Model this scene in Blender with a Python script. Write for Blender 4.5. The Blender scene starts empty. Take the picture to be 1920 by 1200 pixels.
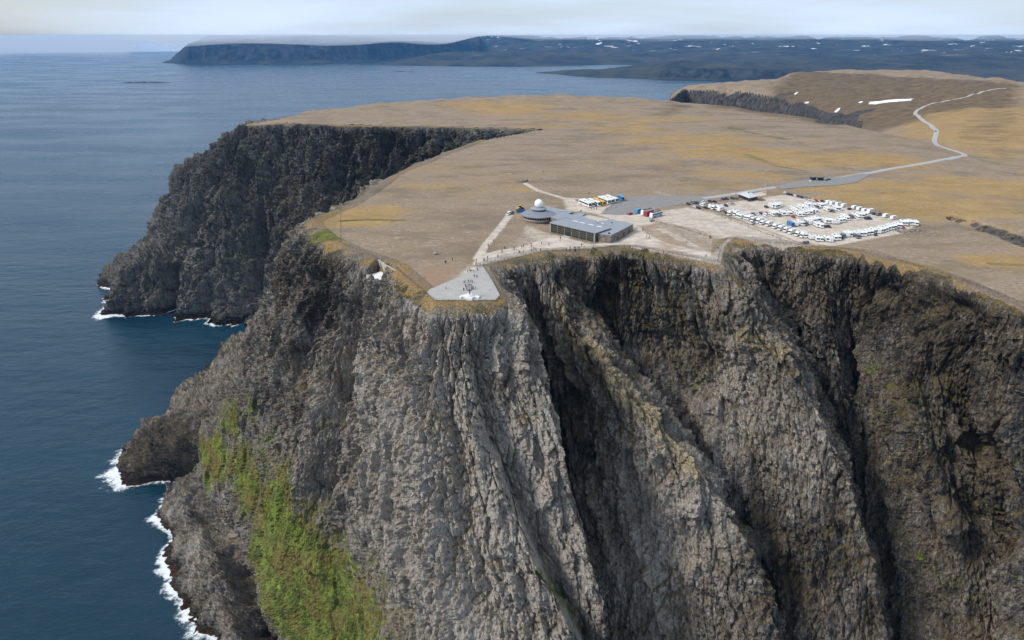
import bpy, bmesh, math, random
import numpy as np
from mathutils import Vector, Matrix

random.seed(7); np.random.seed(7)
scene = bpy.context.scene
C = scene.collection

# ------------------------------------------------------------------ camera, light, exposure
CAM_H, PITCH, FPX = 427.0, math.radians(22.65), 1280.0
CP, SP = math.cos(PITCH), math.sin(PITCH)
cam = bpy.data.cameras.new('camera'); cam_o = bpy.data.objects.new('camera', cam); C.objects.link(cam_o)
cam_o.location = (0, 0, CAM_H); cam_o.rotation_euler = (math.pi/2 - PITCH, 0, 0)
cam.sensor_width = 36; cam.lens = 24.0; cam.clip_start = 1.0; cam.clip_end = 90000
scene.camera = cam_o

SUN_EL, SUN_AZ = math.radians(43), math.radians(-108)      # azimuth from +Y towards +X: the sun stands to the left
sd = bpy.data.lights.new('sun', 'SUN'); sd.energy = 1.5; sd.angle = math.radians(14); sd.color = (1.0, .965, .915)
so = bpy.data.objects.new('sun', sd); C.objects.link(so)
sdir = Vector((math.sin(SUN_AZ)*math.cos(SUN_EL), math.cos(SUN_AZ)*math.cos(SUN_EL), math.sin(SUN_EL)))
so.rotation_euler = sdir.to_track_quat('Z', 'Y').to_euler(); so.location = (-300, -200, 900)

world = bpy.data.worlds.new('World'); scene.world = world; world.use_nodes = True
wt = world.node_tree; wt.nodes.clear()
def wn(t, **k):
    n = wt.nodes.new(t)
    for a, b in k.items(): setattr(n, a, b)
    return n
w_out = wn('ShaderNodeOutputWorld'); w_bg = wn('ShaderNodeBackground'); w_bg.inputs[1].default_value = .058
w_sky = wn('ShaderNodeTexSky', sky_type='NISHITA', sun_disc=False, sun_elevation=SUN_EL, sun_rotation=SUN_AZ, air_density=1.0, dust_density=1.0)
w_tc = wn('ShaderNodeTexCoord'); w_map = wn('ShaderNodeMapping'); w_map.inputs['Scale'].default_value = (1.2, 1.2, 11.0)
w_no = wn('ShaderNodeTexNoise'); w_no.inputs['Scale'].default_value = 2.2; w_no.inputs['Detail'].default_value = 5
w_ra = wn('ShaderNodeValToRGB'); w_ra.color_ramp.elements[0].position = .30; w_ra.color_ramp.elements[0].color = (.55,)*3+(1,)
w_ra.color_ramp.elements[1].position = .62; w_ra.color_ramp.elements[1].color = (1,)*3+(1,)
w_cl = wn('ShaderNodeMixRGB'); w_cl.inputs[1].default_value = (4.4, 5.7, 7.6, 1); w_cl.inputs[2].default_value = (6.4, 7.4, 8.8, 1)
w_mx = wn('ShaderNodeMixRGB')
L = wt.links.new
L(w_tc.outputs['Generated'], w_map.inputs[0]); L(w_map.outputs[0], w_no.inputs['Vector']); L(w_no.outputs['Fac'], w_ra.inputs[0])
L(w_no.outputs['Fac'], w_cl.inputs[0]); L(w_sky.outputs[0], w_mx.inputs[1]); L(w_cl.outputs[0], w_mx.inputs[2])
w_sp = wn('ShaderNodeSeparateXYZ'); L(w_tc.outputs['Generated'], w_sp.inputs[0])
w_gap = wn('ShaderNodeMapRange', interpolation_type='SMOOTHSTEP'); L(w_sp.outputs[0], w_gap.inputs[0])
for _i, _v in enumerate((-.70, -.34, .30, 1.)): w_gap.inputs[1+_i].default_value = _v     # the cloud cover thins towards the open sea
w_cov = wn('ShaderNodeMath', operation='MULTIPLY'); L(w_ra.outputs[0], w_cov.inputs[0]); L(w_gap.outputs[0], w_cov.inputs[1])
L(w_cov.outputs[0], w_mx.inputs[0]); L(w_mx.outputs[0], w_bg.inputs[0]); L(w_bg.outputs[0], w_out.inputs[0])

vs = scene.view_settings
scene.display_settings.display_device = 'sRGB'
vs.view_transform = 'Standard'; vs.look = 'None'; vs.gamma = 1.0; vs.use_curve_mapping = False
vs.exposure = 1.12
scene.render.engine = 'CYCLES'
scene.cycles.max_bounces = 6; scene.cycles.volume_bounces = 1
HAZE_D = 2.0e-5

# ------------------------------------------------------------------ projection helpers (photo pixels, 1920 x 1200)
def ray(px, py):
    u = (np.asarray(px, float)-960)/FPX; v = (np.asarray(py, float)-600)/FPX
    return u, CP - v*SP, -SP - v*CP
def at(px, py, z):
    u, dy, dz = ray(px, py); k = (CAM_H - z)/(-dz)
    return np.array([u*k, dy*k, z*np.ones_like(k)]).T
def Yof(py, z): return float(at(960, py, z)[1])
def proj(P):
    P = np.asarray(P, float); x, y, z = P[..., 0], P[..., 1], P[..., 2]-CAM_H
    d = y*CP - z*SP; up = y*SP + z*CP
    d = np.maximum(d, 1.0)
    return 960+FPX*x/d, 600-FPX*up/d, d
def z_at(y, py):      # height of a point at forward distance y seen at row py
    u, dy, dz = ray(960, py); return CAM_H + dz*y/dy

# ------------------------------------------------------------------ noise
_rs = np.random.RandomState(11)
_perm = np.concatenate([_rs.permutation(256)]*3).astype(np.int32)
_g3 = _rs.normal(size=(256, 3)); _g3 /= np.linalg.norm(_g3, axis=1)[:, None]; _g3 = _g3.astype(np.float32)
_rnd = _rs.rand(256, 3).astype(np.float32)
def perlin(x, y, z=None, seed=0):
    x = np.asarray(x, np.float32); y = np.asarray(y, np.float32)
    z = np.zeros_like(x)+.5 if z is None else np.asarray(z, np.float32)
    xi, yi, zi = np.floor(x), np.floor(y), np.floor(z)
    fx, fy, fz = x-xi, y-yi, z-zi
    X = (xi.astype(np.int32)+seed*17) & 255; Y = (yi.astype(np.int32)+seed*31) & 255; Z = (zi.astype(np.int32)+seed*7) & 255
    f = lambda t: t*t*t*(t*(t*6-15)+10)
    u, v, w = f(fx), f(fy), f(fz)
    def gr(i, j, k):
        h = _perm[_perm[_perm[X+i]+Y+j]+Z+k]; g = _g3[h]
        return g[..., 0]*(fx-i)+g[..., 1]*(fy-j)+g[..., 2]*(fz-k)
    l = lambda a, b, t: a+t*(b-a)
    return 1.6*l(l(l(gr(0,0,0), gr(1,0,0), u), l(gr(0,1,0), gr(1,1,0), u), v),
             l(l(gr(0,0,1), gr(1,0,1), u), l(gr(0,1,1), gr(1,1,1), u), v), w)
def fbm(x, y, z=None, octv=4, seed=0, gain=.5):
    a, s, t = 1.0, 0.0, 0.0
    for o in range(octv):
        k = 2.03**o
        s = s + a*perlin(x*k, y*k, None if z is None else z*k, seed+o*3); t += a; a *= gain
    return s/t*1.6
def cells(x, y, seed=0):
    """cellular noise: (value per cell, tilted facet height, edge distance)"""
    xi, yi = np.floor(x).astype(np.int32), np.floor(y).astype(np.int32)
    b1 = np.full(x.shape, 9., np.float32); b2 = b1.copy(); val = np.zeros(x.shape, np.float32); tilt = val.copy()
    for i in (-1, 0, 1):
        for j in (-1, 0, 1):
            h = _perm[_perm[(xi+i+seed*13) & 255]+((yi+j) & 255)]; r = _rnd[h]
            dx = xi+i+r[..., 0]-x; dy = yi+j+r[..., 1]-y; d = dx*dx+dy*dy
            n = d < b1
            b2 = np.where(n, b1, np.minimum(b2, d)); val = np.where(n, r[..., 2], val)
            tilt = np.where(n, dx*(r[..., 2]-.5)*2+dy*(r[..., 0]-.5)*2, tilt); b1 = np.where(n, d, b1)
    return val, tilt, np.sqrt(b2)-np.sqrt(b1)
def cells3(x, y, z, seed=0):
    xi, yi, zi = (np.floor(q).astype(np.int32) for q in (x, y, z)); x, y, z = (q.astype(np.float32) for q in (x, y, z))
    b1 = np.full(x.shape, 9., np.float32); b2 = b1.copy(); val = np.zeros(x.shape, np.float32); tilt = val.copy()
    for i in (-1, 0, 1):
        for j in (-1, 0, 1):
            hij = _perm[(xi+i+seed*13) & 255]+((yi+j) & 255)
            for k in (-1, 0, 1):
                r = _rnd[_perm[_perm[hij]+((zi+k) & 255)]]
                dx = xi+i+.15+.7*r[..., 0]-x; dy = yi+j+.15+.7*r[..., 1]-y; dz = zi+k+.15+.7*r[..., 2]-z; d = dx*dx+dy*dy+dz*dz
                m = d < b1; b2 = np.where(m, b1, np.minimum(b2, d)); v = (r[..., 0]*7.3+r[..., 2]*3.1) % 1
                val = np.where(m, v, val); tilt = np.where(m, dx*(r[..., 2]-.5)*2+dy*(r[..., 0]-.5)*2+dz*(r[..., 1]-.5)*2, tilt); b1 = np.where(m, d, b1)
    return val, tilt, np.sqrt(b2)-np.sqrt(b1)
def sstep(a, b, x): t = np.clip((x-a)/(b-a), 0, 1); return t*t*(3-2*t)

# ------------------------------------------------------------------ object helpers
def tag(o, label=None, cat=None, group=None, kind=None):
    if label: o['label'] = label
    if cat: o['category'] = cat
    if group: o['group'] = group
    if kind: o['kind'] = kind
    return o
def link_mesh(name, me, mats, parent=None):
    o = bpy.data.objects.new(name, me)
    for m in (mats if isinstance(mats, (list, tuple)) else [mats]): me.materials.append(m)
    C.objects.link(o)
    if parent: o.parent = parent
    return o
def grid_mesh(name, P, mats, attrs=None, uv=None, keep=None, smooth=True, flip=False, mat_idx=None):
    n, m = P.shape[:2]
    idx = np.arange(n*m, dtype=np.int32).reshape(n, m)
    q = np.stack([idx[:-1, :-1], idx[1:, :-1], idx[1:, 1:], idx[:-1, 1:]], -1).reshape(-1, 4)
    if flip: q = q[:, ::-1]
    if keep is not None:
        k = keep.reshape(-1); q = q[k[q].all(1)]
        used = np.zeros(n*m, bool); used[q.reshape(-1)] = True
        remap = np.cumsum(used)-1; q = remap[q].astype(np.int32)
    else: used = np.ones(n*m, bool)
    V = P.reshape(-1, 3)[used].astype(np.float32)
    me = bpy.data.meshes.new(name)
    me.vertices.add(len(V)); me.vertices.foreach_set('co', V.ravel())
    me.loops.add(q.size); me.loops.foreach_set('vertex_index', q.ravel())
    me.polygons.add(len(q)); me.polygons.foreach_set('loop_start', np.arange(0, q.size, 4, dtype=np.int32))
    me.polygons.foreach_set('loop_total', np.full(len(q), 4, np.int32))
    me.polygons.foreach_set('use_smooth', np.full(len(q), smooth))
    me.update(calc_edges=True)
    for k, a in (attrs or {}).items():
        at_ = me.attributes.new(k, 'FLOAT', 'POINT'); at_.data.foreach_set('value', np.ascontiguousarray(a.reshape(-1)[used], np.float32))
    if uv is not None:
        at_ = me.attributes.new('st', 'FLOAT_VECTOR', 'POINT'); at_.data.foreach_set('vector', np.ascontiguousarray(uv.reshape(-1, 3)[used], np.float32).ravel())
    return link_mesh(name, me, mats)
class MB:
    """collects simple solids; build() links them as one mesh object"""
    def __init__(s): s.v, s.f, s.mi = [], [], []; s.cur = 0
    def add(s, vs_, fs): 
        b = len(s.v); s.v += [tuple(map(float, p)) for p in vs_]; s.f += [tuple(b+i for i in f) for f in fs]; s.mi += [s.cur]*len(fs); return s
    def box(s, x0, x1, y0, y1, z0, z1):
        return s.add([(x0,y0,z0),(x1,y0,z0),(x1,y1,z0),(x0,y1,z0),(x0,y0,z1),(x1,y0,z1),(x1,y1,z1),(x0,y1,z1)],
                     [(3,2,1,0),(4,5,6,7),(0,1,5,4),(1,2,6,5),(2,3,7,6),(3,0,4,7)])
    def prism(s, poly, z0, z1):       # poly: counter-clockwise plan points
        n = len(poly)
        return s.add([(p[0],p[1],z0) for p in poly]+[(p[0],p[1],z1) for p in poly],
                     [tuple(range(n))[::-1], tuple(range(n, 2*n))]+[(i,(i+1)%n,n+(i+1)%n,n+i) for i in range(n)])
    def side(s, prof, y0, y1, taper=None):   # prof in (x,z), extruded across y
        n = len(prof); t = taper or [0]*n
        return s.add([(p[0],y0+t[i],p[1]) for i, p in enumerate(prof)]+[(p[0],y1-t[i],p[1]) for i, p in enumerate(prof)],
                     [tuple(range(n)), tuple(range(n, 2*n))[::-1]]+[(i,n+i,n+(i+1)%n,(i+1)%n) for i in range(n)])
    def lathe(s, prof, n=32, cx=0, cy=0):
        m = len(prof); v = []
        for r, z in prof:
            for k in range(n): a = 2*math.pi*k/n; v.append((cx+r*math.cos(a), cy+r*math.sin(a), z))
        f = [(i*n+k, i*n+(k+1)%n, (i+1)*n+(k+1)%n, (i+1)*n+k) for i in range(m-1) for k in range(n)]
        if prof[0][0] > 1e-4: f.append(tuple(range(n))[::-1])
        if prof[-1][0] > 1e-4: f.append(tuple((m-1)*n+k for k in range(n)))
        return s.add(v, f)
    def tube(s, pts, r, n=6, closed=False):
        pts = [Vector(p) for p in pts]; m = len(pts); v = []
        for i, p in enumerate(pts):
            a = pts[(i-1) % m] if (closed or i) else p; b = pts[(i+1) % m] if (closed or i < m-1) else p
            d = (b-a).normalized(); u = d.orthogonal().normalized() if abs(d.z) > .9 else Vector((-d.y, d.x, 0)).normalized(); w = d.cross(u)
            for k in range(n): t = 2*math.pi*k/n; v.append(p+u*(r*math.cos(t))+w*(r*math.sin(t)))
        f = [(i*n+k, i*n+(k+1)%n, ((i+1)%m)*n+(k+1)%n, ((i+1)%m)*n+k) for i in range(m if closed else m-1) for k in range(n)]
        if not closed: f += [tuple(range(n))[::-1], tuple((m-1)*n+k for k in range(n))]
        return s.add(v, f)
    def mesh(s, name, smooth=False):
        me = bpy.data.meshes.new(name); me.from_pydata(s.v, [], s.f); me.update()
        if any(s.mi): me.polygons.foreach_set('material_index', s.mi)
        if smooth: me.polygons.foreach_set('use_smooth', [True]*len(me.polygons))
        return me
    def build(s, name, mats, parent=None, smooth=False): return link_mesh(name, s.mesh(name, smooth), mats, parent)
def empty(name, loc, rz=0, label=None, cat=None, group=None):
    o = bpy.data.objects.new(name, None); C.objects.link(o); o.location = loc; o.rotation_euler = (0, 0, rz); o.empty_display_size = .5
    return tag(o, label, cat, group)

# ------------------------------------------------------------------ materials
class N:
    def __init__(s, name):
        s.m = bpy.data.materials.new(name); s.m.use_nodes = True; s.t = s.m.node_tree
        s.b = s.t.nodes['Principled BSDF']; s.out = s.t.nodes['Material Output']
    def n(s, t, **k):
        x = s.t.nodes.new(t)
        for a, b in k.items(): setattr(x, a, b)
        return x
    def set(s, sock, v):
        if hasattr(v, 'is_output'): s.t.links.new(v, sock)
        elif v is not None:
            if sock.type == 'RGBA' and len(v) == 3: v = (*v, 1)
            sock.default_value = v
        return s
    def noise(s, vec, scale, detail=4, rough=.55):
        x = s.n('ShaderNodeTexNoise'); s.set(x.inputs['Vector'], vec); x.inputs['Scale'].default_value = scale
        x.inputs['Detail'].default_value = detail; x.inputs['Roughness'].default_value = rough; return x.outputs['Fac']
    def vor(s, vec, scale, feature='F1', out='Distance'):
        x = s.n('ShaderNodeTexVoronoi', feature=feature); s.set(x.inputs['Vector'], vec); x.inputs['Scale'].default_value = scale; return x.outputs[out]
    def mul(s, vec, k):
        x = s.n('ShaderNodeVectorMath', operation='MULTIPLY'); s.set(x.inputs[0], vec); x.inputs[1].default_value = k; return x.outputs[0]
    def attr(s, name, out='Fac'):
        x = s.n('ShaderNodeAttribute', attribute_name=name); return x.outputs[out]
    def math(s, op, a, b=None, clamp=False):
        x = s.n('ShaderNodeMath', operation=op, use_clamp=clamp); s.set(x.inputs[0], a); s.set(x.inputs[1], b); return x.outputs[0]
    def ss(s, v, lo, hi, o0=0., o1=1.):
        x = s.n('ShaderNodeMapRange', interpolation_type='SMOOTHSTEP'); s.set(x.inputs[0], v)
        for i, q in enumerate((lo, hi, o0, o1)): x.inputs[1+i].default_value = q
        return x.outputs[0]
    def mix(s, f, a, b, blend='MIX'):
        x = s.n('ShaderNodeMixRGB', blend_type=blend); s.set(x.inputs[0], f); s.set(x.inputs[1], a); s.set(x.inputs[2], b); return x.outputs[0]
    def pos(s): return s.n('ShaderNodeNewGeometry').outputs['Position']
    def obj(s): return s.n('ShaderNodeTexCoord').outputs['Object']
    def nz(s, which='Normal'):
        g = s.n('ShaderNodeNewGeometry'); x = s.n('ShaderNodeSeparateXYZ'); s.set(x.inputs[0], g.outputs[which]); return x.outputs[2]
    def bump(s, h, strength, dist, prev=None):
        x = s.n('ShaderNodeBump'); x.inputs['Strength'].default_value = strength; x.inputs['Distance'].default_value = dist
        s.set(x.inputs['Height'], h)
        if prev is not None: s.set(x.inputs['Normal'], prev)
        return x.outputs[0]
    def done(s, col, rough=.9, normal=None, spec=.3, metal=0.):
        s.set(s.b.inputs['Base Color'], col); s.set(s.b.inputs['Roughness'], rough); s.b.inputs['Specular IOR Level'].default_value = spec
        s.b.inputs['Metallic'].default_value = metal
        if normal is not None: s.set(s.b.inputs['Normal'], normal)
        return s.m
def simple(name, col, rough=.6, var=.12, scale=1.5, spec=.4, metal=0.):
    n = N(name); f = n.noise(n.obj(), scale, 4)
    d = tuple(c*(1-var) for c in col); l = tuple(min(1, c*(1+var)) for c in col)
    return n.done(n.mix(f, d, l), rough, None, spec, metal)

GRAVEL_A, GRAVEL_B = (.20, .148, .102), (.36, .272, .192)
OCHRE, OCHRE_D = (.37, .215, .055), (.20, .125, .038)
def tundra(n, p):
    """gravel heath with ochre grass: shared by the plateau and the lip of the cliffs"""
    st = n.mul(p, (1, 1.45, 1))
    big = n.noise(st, .011, 7, .66); mid = n.noise(n.mul(p, (1, 1.7, 1)), .036, 8, .70); fine = n.noise(n.mul(p, (1, 1.7, 1)), .32, 6, .72); speck = n.noise(p, 2.2, 3, .7)
    g = n.mix(n.ss(fine, .32, .70), GRAVEL_A, GRAVEL_B)
    g = n.mix(n.ss(mid, .42, .60, 0., .8), g, (.25, .185, .12)); g = n.mix(n.ss(n.noise(n.mul(p, (1, 1.9, 1)), .017, 7, .7), .46, .66, 0., .75), g, (.165, .125, .085))
    pale = n.ss(n.noise(st, .085, 5, .7), .60, .70)
    g = n.mix(n.math('MULTIPLY', pale, .55), g, (.47, .385, .285))
    ol = n.ss(n.noise(n.mul(p, (1, 1.6, 1)), .0135, 7, .7), .52, .68); g = n.mix(n.math('MULTIPLY', ol, .6), g, (.155, .125, .055))
    och = n.mix(n.ss(speck, .35, .65), OCHRE_D, OCHRE)
    och = n.mix(n.ss(mid, .3, .7), och, (.41, .265, .095))
    a = n.attr('ochre')
    k = n.math('ADD', n.math('ADD', n.math('MULTIPLY', big, .8), n.math('MULTIPLY', mid, .55)), n.math('MULTIPLY', a, .55))
    k = n.ss(k, .71, .95)
    k = n.math('MULTIPLY', k, n.ss(fine, .36, .60, .12, 1.))
    col = n.mix(k, g, och)
    gr = n.mix(n.ss(speck, .35, .65), (.055, .065, .016), (.13, .135, .035))
    gk = n.ss(n.math('ADD', n.attr('grass'), n.math('MULTIPLY', n.math('SUBTRACT', mid, .5), .8)), .35, .7)
    col = n.mix(gk, col, gr)
    hk = n.ss(n.math('ADD', n.attr('heath'), n.math('MULTIPLY', n.math('SUBTRACT', n.noise(st, .02, 6, .65), .5), 1.1)), .25, .75)  # mask that blends the ground into a darker brown
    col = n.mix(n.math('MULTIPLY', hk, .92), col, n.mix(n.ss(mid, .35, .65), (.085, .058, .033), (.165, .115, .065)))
    pv = n.mix(n.ss(n.noise(st, .12, 5, .65), .35, .65), (.43, .36, .285), (.58, .505, .415))
    pv = n.mix(n.math('MULTIPLY', n.ss(n.noise(st, .35, 4, .7), .5, .72), .5), pv, (.30, .235, .18))
    pk = n.ss(n.math('ADD', n.attr('path'), n.math('MULTIPLY', n.math('SUBTRACT', n.noise(p, .3, 4), .5), .7)), .22, .85)
    col = n.mix(pk, col, pv)
    rd = n.ss(n.math('ADD', n.attr('reddish'), n.math('MULTIPLY', n.math('SUBTRACT', n.noise(st, .08, 5, .65), .5), 1.6)), .35, .85)
    col = n.mix(n.math('MULTIPLY', rd, .7), col, (.29, .18, .115))
    return col, fine, speck
def make_plateau_mat():
    n = N('tundra'); p = n.pos(); col, fine, speck = tundra(n, p)
    st = n.mul(p, (1, 2.2, 1))
    sk = n.ss(n.math('ADD', n.attr('rocky'), n.math('MULTIPLY', n.math('SUBTRACT', fine, .5), .9)), .35, .7)
    steep = n.ss(n.nz('True Normal'), .90, .72)
    rock = n.mix(n.ss(n.noise(n.mul(p, (1, 1, .3)), .12, 6, .7), .35, .7), (.022, .021, .021), (.10, .092, .082))
    col = n.mix(n.math('MAXIMUM', sk, steep), col, rock)
    nb = n.bump(n.math('ADD', fine, n.math('MULTIPLY', speck, .3)), .35, .4)
    return n.done(col, .95, nb, .15)
def make_rock_mat(name, dark, light, warm, amount=1.0):
    n = N(name); p = n.pos()
    s1 = n.mul(p, (.42, .42, .085)); s2 = n.mul(p, (.10, .10, .04)); s3 = n.mul(p, (1.5, 1.5, .4))
    rib = n.noise(s1, 1., 6, .65); big = n.noise(s2, 1., 5, .6); fn = n.noise(s3, 1., 5, .7)
    iso = n.noise(p, .9, 5, .7); lay = n.noise(n.mul(p, (.05, .05, 1.1)), 1., 4, .6)
    f = n.math('ADD', n.math('MULTIPLY', rib, .5), n.math('ADD', n.math('MULTIPLY', fn, .35), n.math('ADD', n.math('MULTIPLY', big, .35), n.math('MULTIPLY', lay, .2))))
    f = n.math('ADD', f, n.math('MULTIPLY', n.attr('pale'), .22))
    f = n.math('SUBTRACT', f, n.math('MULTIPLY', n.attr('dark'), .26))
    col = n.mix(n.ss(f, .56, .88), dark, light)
    col = n.mix(n.ss(n.noise(p, .05, 5, .65), .42, .66, 0., .6), col, n.mix(.55, col, warm))
    cr = n.vor(n.mul(p, (.5, .5, .22)), 1., 'DISTANCE_TO_EDGE')
    # olive and ochre moss lies on ledges
    mo = n.ss(n.math('ADD', n.nz('True Normal'), n.math('MULTIPLY', n.math('SUBTRACT', iso, .5), .5)), .50, .80)
    mo = n.math('MULTIPLY', mo, n.math('ADD', n.attr('moss'), n.ss(n.noise(p, .035, 4, .6), .44, .66, 0., .55)), True)
    mc = n.mix(n.ss(n.noise(p, .25, 4, .7), .35, .65), (.075, .062, .022), (.19, .135, .045))
    col = n.mix(mo, col, mc)
    tcol, fine, speck = tundra(n, p)
    ok = n.ss(n.math('ADD', n.attr('lip'), n.math('MULTIPLY', n.math('SUBTRACT', n.noise(p, .22, 5, .7), .5), .9)), .40, .62)
    col = n.mix(ok, col, tcol)
    lk = n.ss(n.math('ADD', n.attr('lichen'), n.math('MULTIPLY', n.math('SUBTRACT', n.noise(n.mul(p, (1, 1, .6)), .33, 6, .75), .5), 2.2)), .55, .85)
    lc = n.mix(n.ss(fn, .35, .65), (.24, .18, .085), (.52, .44, .28))
    col = n.mix(n.math('MULTIPLY', lk, .75), col, lc)
    gn = n.noise(p, .16, 6, .7)
    gk = n.ss(n.math('ADD', n.attr('green'), n.math('MULTIPLY', n.math('SUBTRACT', gn, .5), 1.9)), .38, .78)
    gc = n.mix(n.ss(n.noise(p, .11, 5, .7), .36, .64), (.085, .10, .018), (.25, .31, .045))
    gc = n.mix(n.ss(n.noise(p, .045, 5, .65), .46, .60), gc, (.20, .16, .04))
    gc = n.mix(n.ss(n.noise(p, 1.3, 4, .7), .40, .75, 0., .6), gc, (.03, .035, .01))
    col = n.mix(n.math('MULTIPLY', gk, .93), col, gc)
    # wave-washed zone: black and rusty rock just above the water
    z = n.n('ShaderNodeSeparateXYZ'); n.set(z.inputs[0], p); zz = n.math('ADD', z.outputs[2], n.math('MULTIPLY', n.math('SUBTRACT', iso, .5), 10.))
    col = n.mix(n.ss(zz, 14., 5., 0., .85), col, (.018, .016, .015))
    col = n.mix(n.ss(zz, 6., 2.5, 0., .8), col, (.075, .036, .018))
    h = n.math('ADD', n.math('ADD', n.math('MULTIPLY', rib, 1.0), n.math('MULTIPLY', fn, .55)), n.math('ADD', n.math('MULTIPLY', iso, .5), n.math('MULTIPLY', n.ss(cr, 0., .10), .4)))
    nb = n.bump(h, 1.0, 1.25*amount)
    return n.done(col, .92, nb, .2)
M_PLATEAU = make_plateau_mat()
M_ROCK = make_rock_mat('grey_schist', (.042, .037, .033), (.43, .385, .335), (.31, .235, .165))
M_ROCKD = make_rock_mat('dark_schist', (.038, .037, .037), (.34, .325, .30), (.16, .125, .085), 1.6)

# ------------------------------------------------------------------ plateau height field in (x/y, y)
KN = []   # one column: px, knots (y, z)
def col(px, cpy, cz, k3, k4, k5, k6, k7, k8=None):
    yc = Yof(cpy, cz); k7y = k7[0]
    KN.append((px, [(60, 305.5), (480, 306.6), (.82*yc, cz+1.2), (yc, cz), k3, k4, k5, k6, k7, k8 or (k7y+500, k7[1]-60), (k7y+1500, k7[1]-340)]))
def seacol(px, cpy, cz):
    y = Yof(cpy, cz); col(px, cpy, cz, (y+50, cz-10), (y+130, cz-110), (y+200, cz-230), (y+260, -40), (y+900, -40), (y+1000, -40))
seacol(300, 232, 284); seacol(480, 226, 286); seacol(560, 214, 291); seacol(640, 203, 295); seacol(720, 191, 299); seacol(860, 183.5, 302)
seacol(1000, 177, 306); seacol(1100, 178, 306); seacol(1170, 182, 306); seacol(1238, 187, 306)
def hcol(px, cpy, rpy, rz, spy, sz, cliff=130, gap=420):
    y = Yof(cpy, 305.5); yr = Yof(rpy, rz); ys = max(Yof(spy, sz), yr+60)
    col(px, cpy, 305.5, (y+130, 285), (y+gap, 120), (yr-90, rz-cliff), (yr, rz), (ys, sz))
hcol(1256, 189, 186, 258, 184, 261, 260); hcol(1285, 192, 166, 272, 162, 277, 190); hcol(1340, 198, 169, 276, 158, 290, 150)
hcol(1400, 207, 171, 276, 155, 294, 130); hcol(1450, 214, 180, 270, 148, 300, 80); hcol(1490, 221, 186, 268, 137, 306, 60); hcol(1540, 229, 214, 258, 133, 309, 60, 300)
hcol(1575, 234, 222, 262, 132, 310, 36, 240)
def gcol(px, cpy, cz, v, m1, m2, spy, sz):
    y = Yof(cpy, cz); col(px, cpy, cz, (y+60, cz-5), v, m1, m2, (max(Yof(spy, sz), m2[0]+80), sz))
gcol(1625, 244, 305, (1130, 272), (1400, 268), (1800, 288), 132, 312); gcol(1700, 259, 305, (1060, 288), (1250, 284), (1750, 294), 135, 312)
gcol(1750, 272, 304.5, (1000, 293), (1200, 291), (1700, 298), 139, 313)
gcol(1815, 296, 304, (900, 297), (1100, 298), (1500, 301), 147, 314)
gcol(1920, 312, 303.5, (840, 297), (1020, 299), (1300, 303), 163, 312)
gcol(2250, 330, 303, (840, 298), (1020, 300), (1300, 303), 166, 313)
NA = 900
YR = np.concatenate([np.arange(292, 620, 1.15), np.geomspace(620, 3900, 250)])
AA = np.linspace(-.60, .86, 580)
_ka = np.array([((k[0]-960)/FPX)/1.045 for k in KN]); _ky = np.array([[q[0] for q in k[1]] for k in KN]); _kz = np.array([[q[1] for q in k[1]] for k in KN])
ZG = np.zeros((len(AA), len(YR)))
for i, a in enumerate(AA):
    ky = np.array([np.interp(a, _ka, _ky[:, j]) for j in range(_ky.shape[1])]); kz = np.array([np.interp(a, _ka, _kz[:, j]) for j in range(_kz.shape[1])])
    ky = np.maximum.accumulate(ky+np.arange(len(ky))*.5)
    d = np.diff(kz)/np.diff(ky); m = np.zeros(len(ky)); m[1:-1] = np.where(d[:-1]*d[1:] > 0, 2*d[:-1]*d[1:]/(d[:-1]+d[1:]+1e-12), 0); m[0], m[-1] = d[0], d[-1]
    j = np.clip(np.searchsorted(ky, YR)-1, 0, len(ky)-2); h = ky[j+1]-ky[j]; t = np.clip((YR-ky[j])/h, 0, 1)
    ZG[i] = kz[j]*(2*t**3-3*t**2+1)+h*m[j]*(t**3-2*t**2+t)+kz[j+1]*(-2*t**3+3*t**2)+h*m[j+1]*(t**3-t**2)
XG = AA[:, None]*YR[None, :]; YG = np.repeat(YR[None, :], len(AA), 0)
_und = fbm(XG/170, YG/170, octv=4, seed=2)
ZG += _und*np.interp(YG, [0, 420, 700, 1400, 2500], [.15, .35, 1.2, 4.5, 7])
ZG += fbm(XG/40, YG/55, octv=5, seed=5)*np.interp(YG, [0, 1000, 1300, 1800], [0, .0, 2.2, 5])*sstep(860, 1150, YG)
_sl = [at(px, py, 304.)[:2] for px, py in [(1800, 415), (1842, 431), (1880, 445), (1935, 466), (2050, 500)]]
def _dl(x, y, pts):
    d = np.full(np.shape(x), 1e9)
    for (x1, y1), (x2, y2) in zip(pts[:-1], pts[1:]):
        ex, ey = x2-x1, y2-y1; t = np.clip(((x-x1)*ex+(y-y1)*ey)/(ex*ex+ey*ey), 0, 1); d = np.minimum(d, np.hypot(x-x1-t*ex, y-y1-t*ey))
    return d
_d = _dl(XG, YG, _sl)+4*fbm(XG/14, YG/14, octv=4, seed=91); ZG -= 5.5*np.exp(-(np.maximum(_d, 0)/7)**2)          # a stony stream gully
for _l, _w, _h in [([(1090, 250), (1160, 246), (1240, 262)], 16, 1.6), ([(1370, 240), (1450, 257), (1540, 275)], 18, 2.0), ([(1390, 288), (1460, 312), (1560, 330)], 13, 1.4), ([(1825, 296), (1930, 322)], 20, 3.0), ([(1000, 236), (1120, 231), (1200, 246)], 18, 1.5)]:
    ZG -= _h*np.exp(-(_dl(XG, YG, [at(px, py, 305.)[:2] for px, py in _l])/_w)**2)
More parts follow.
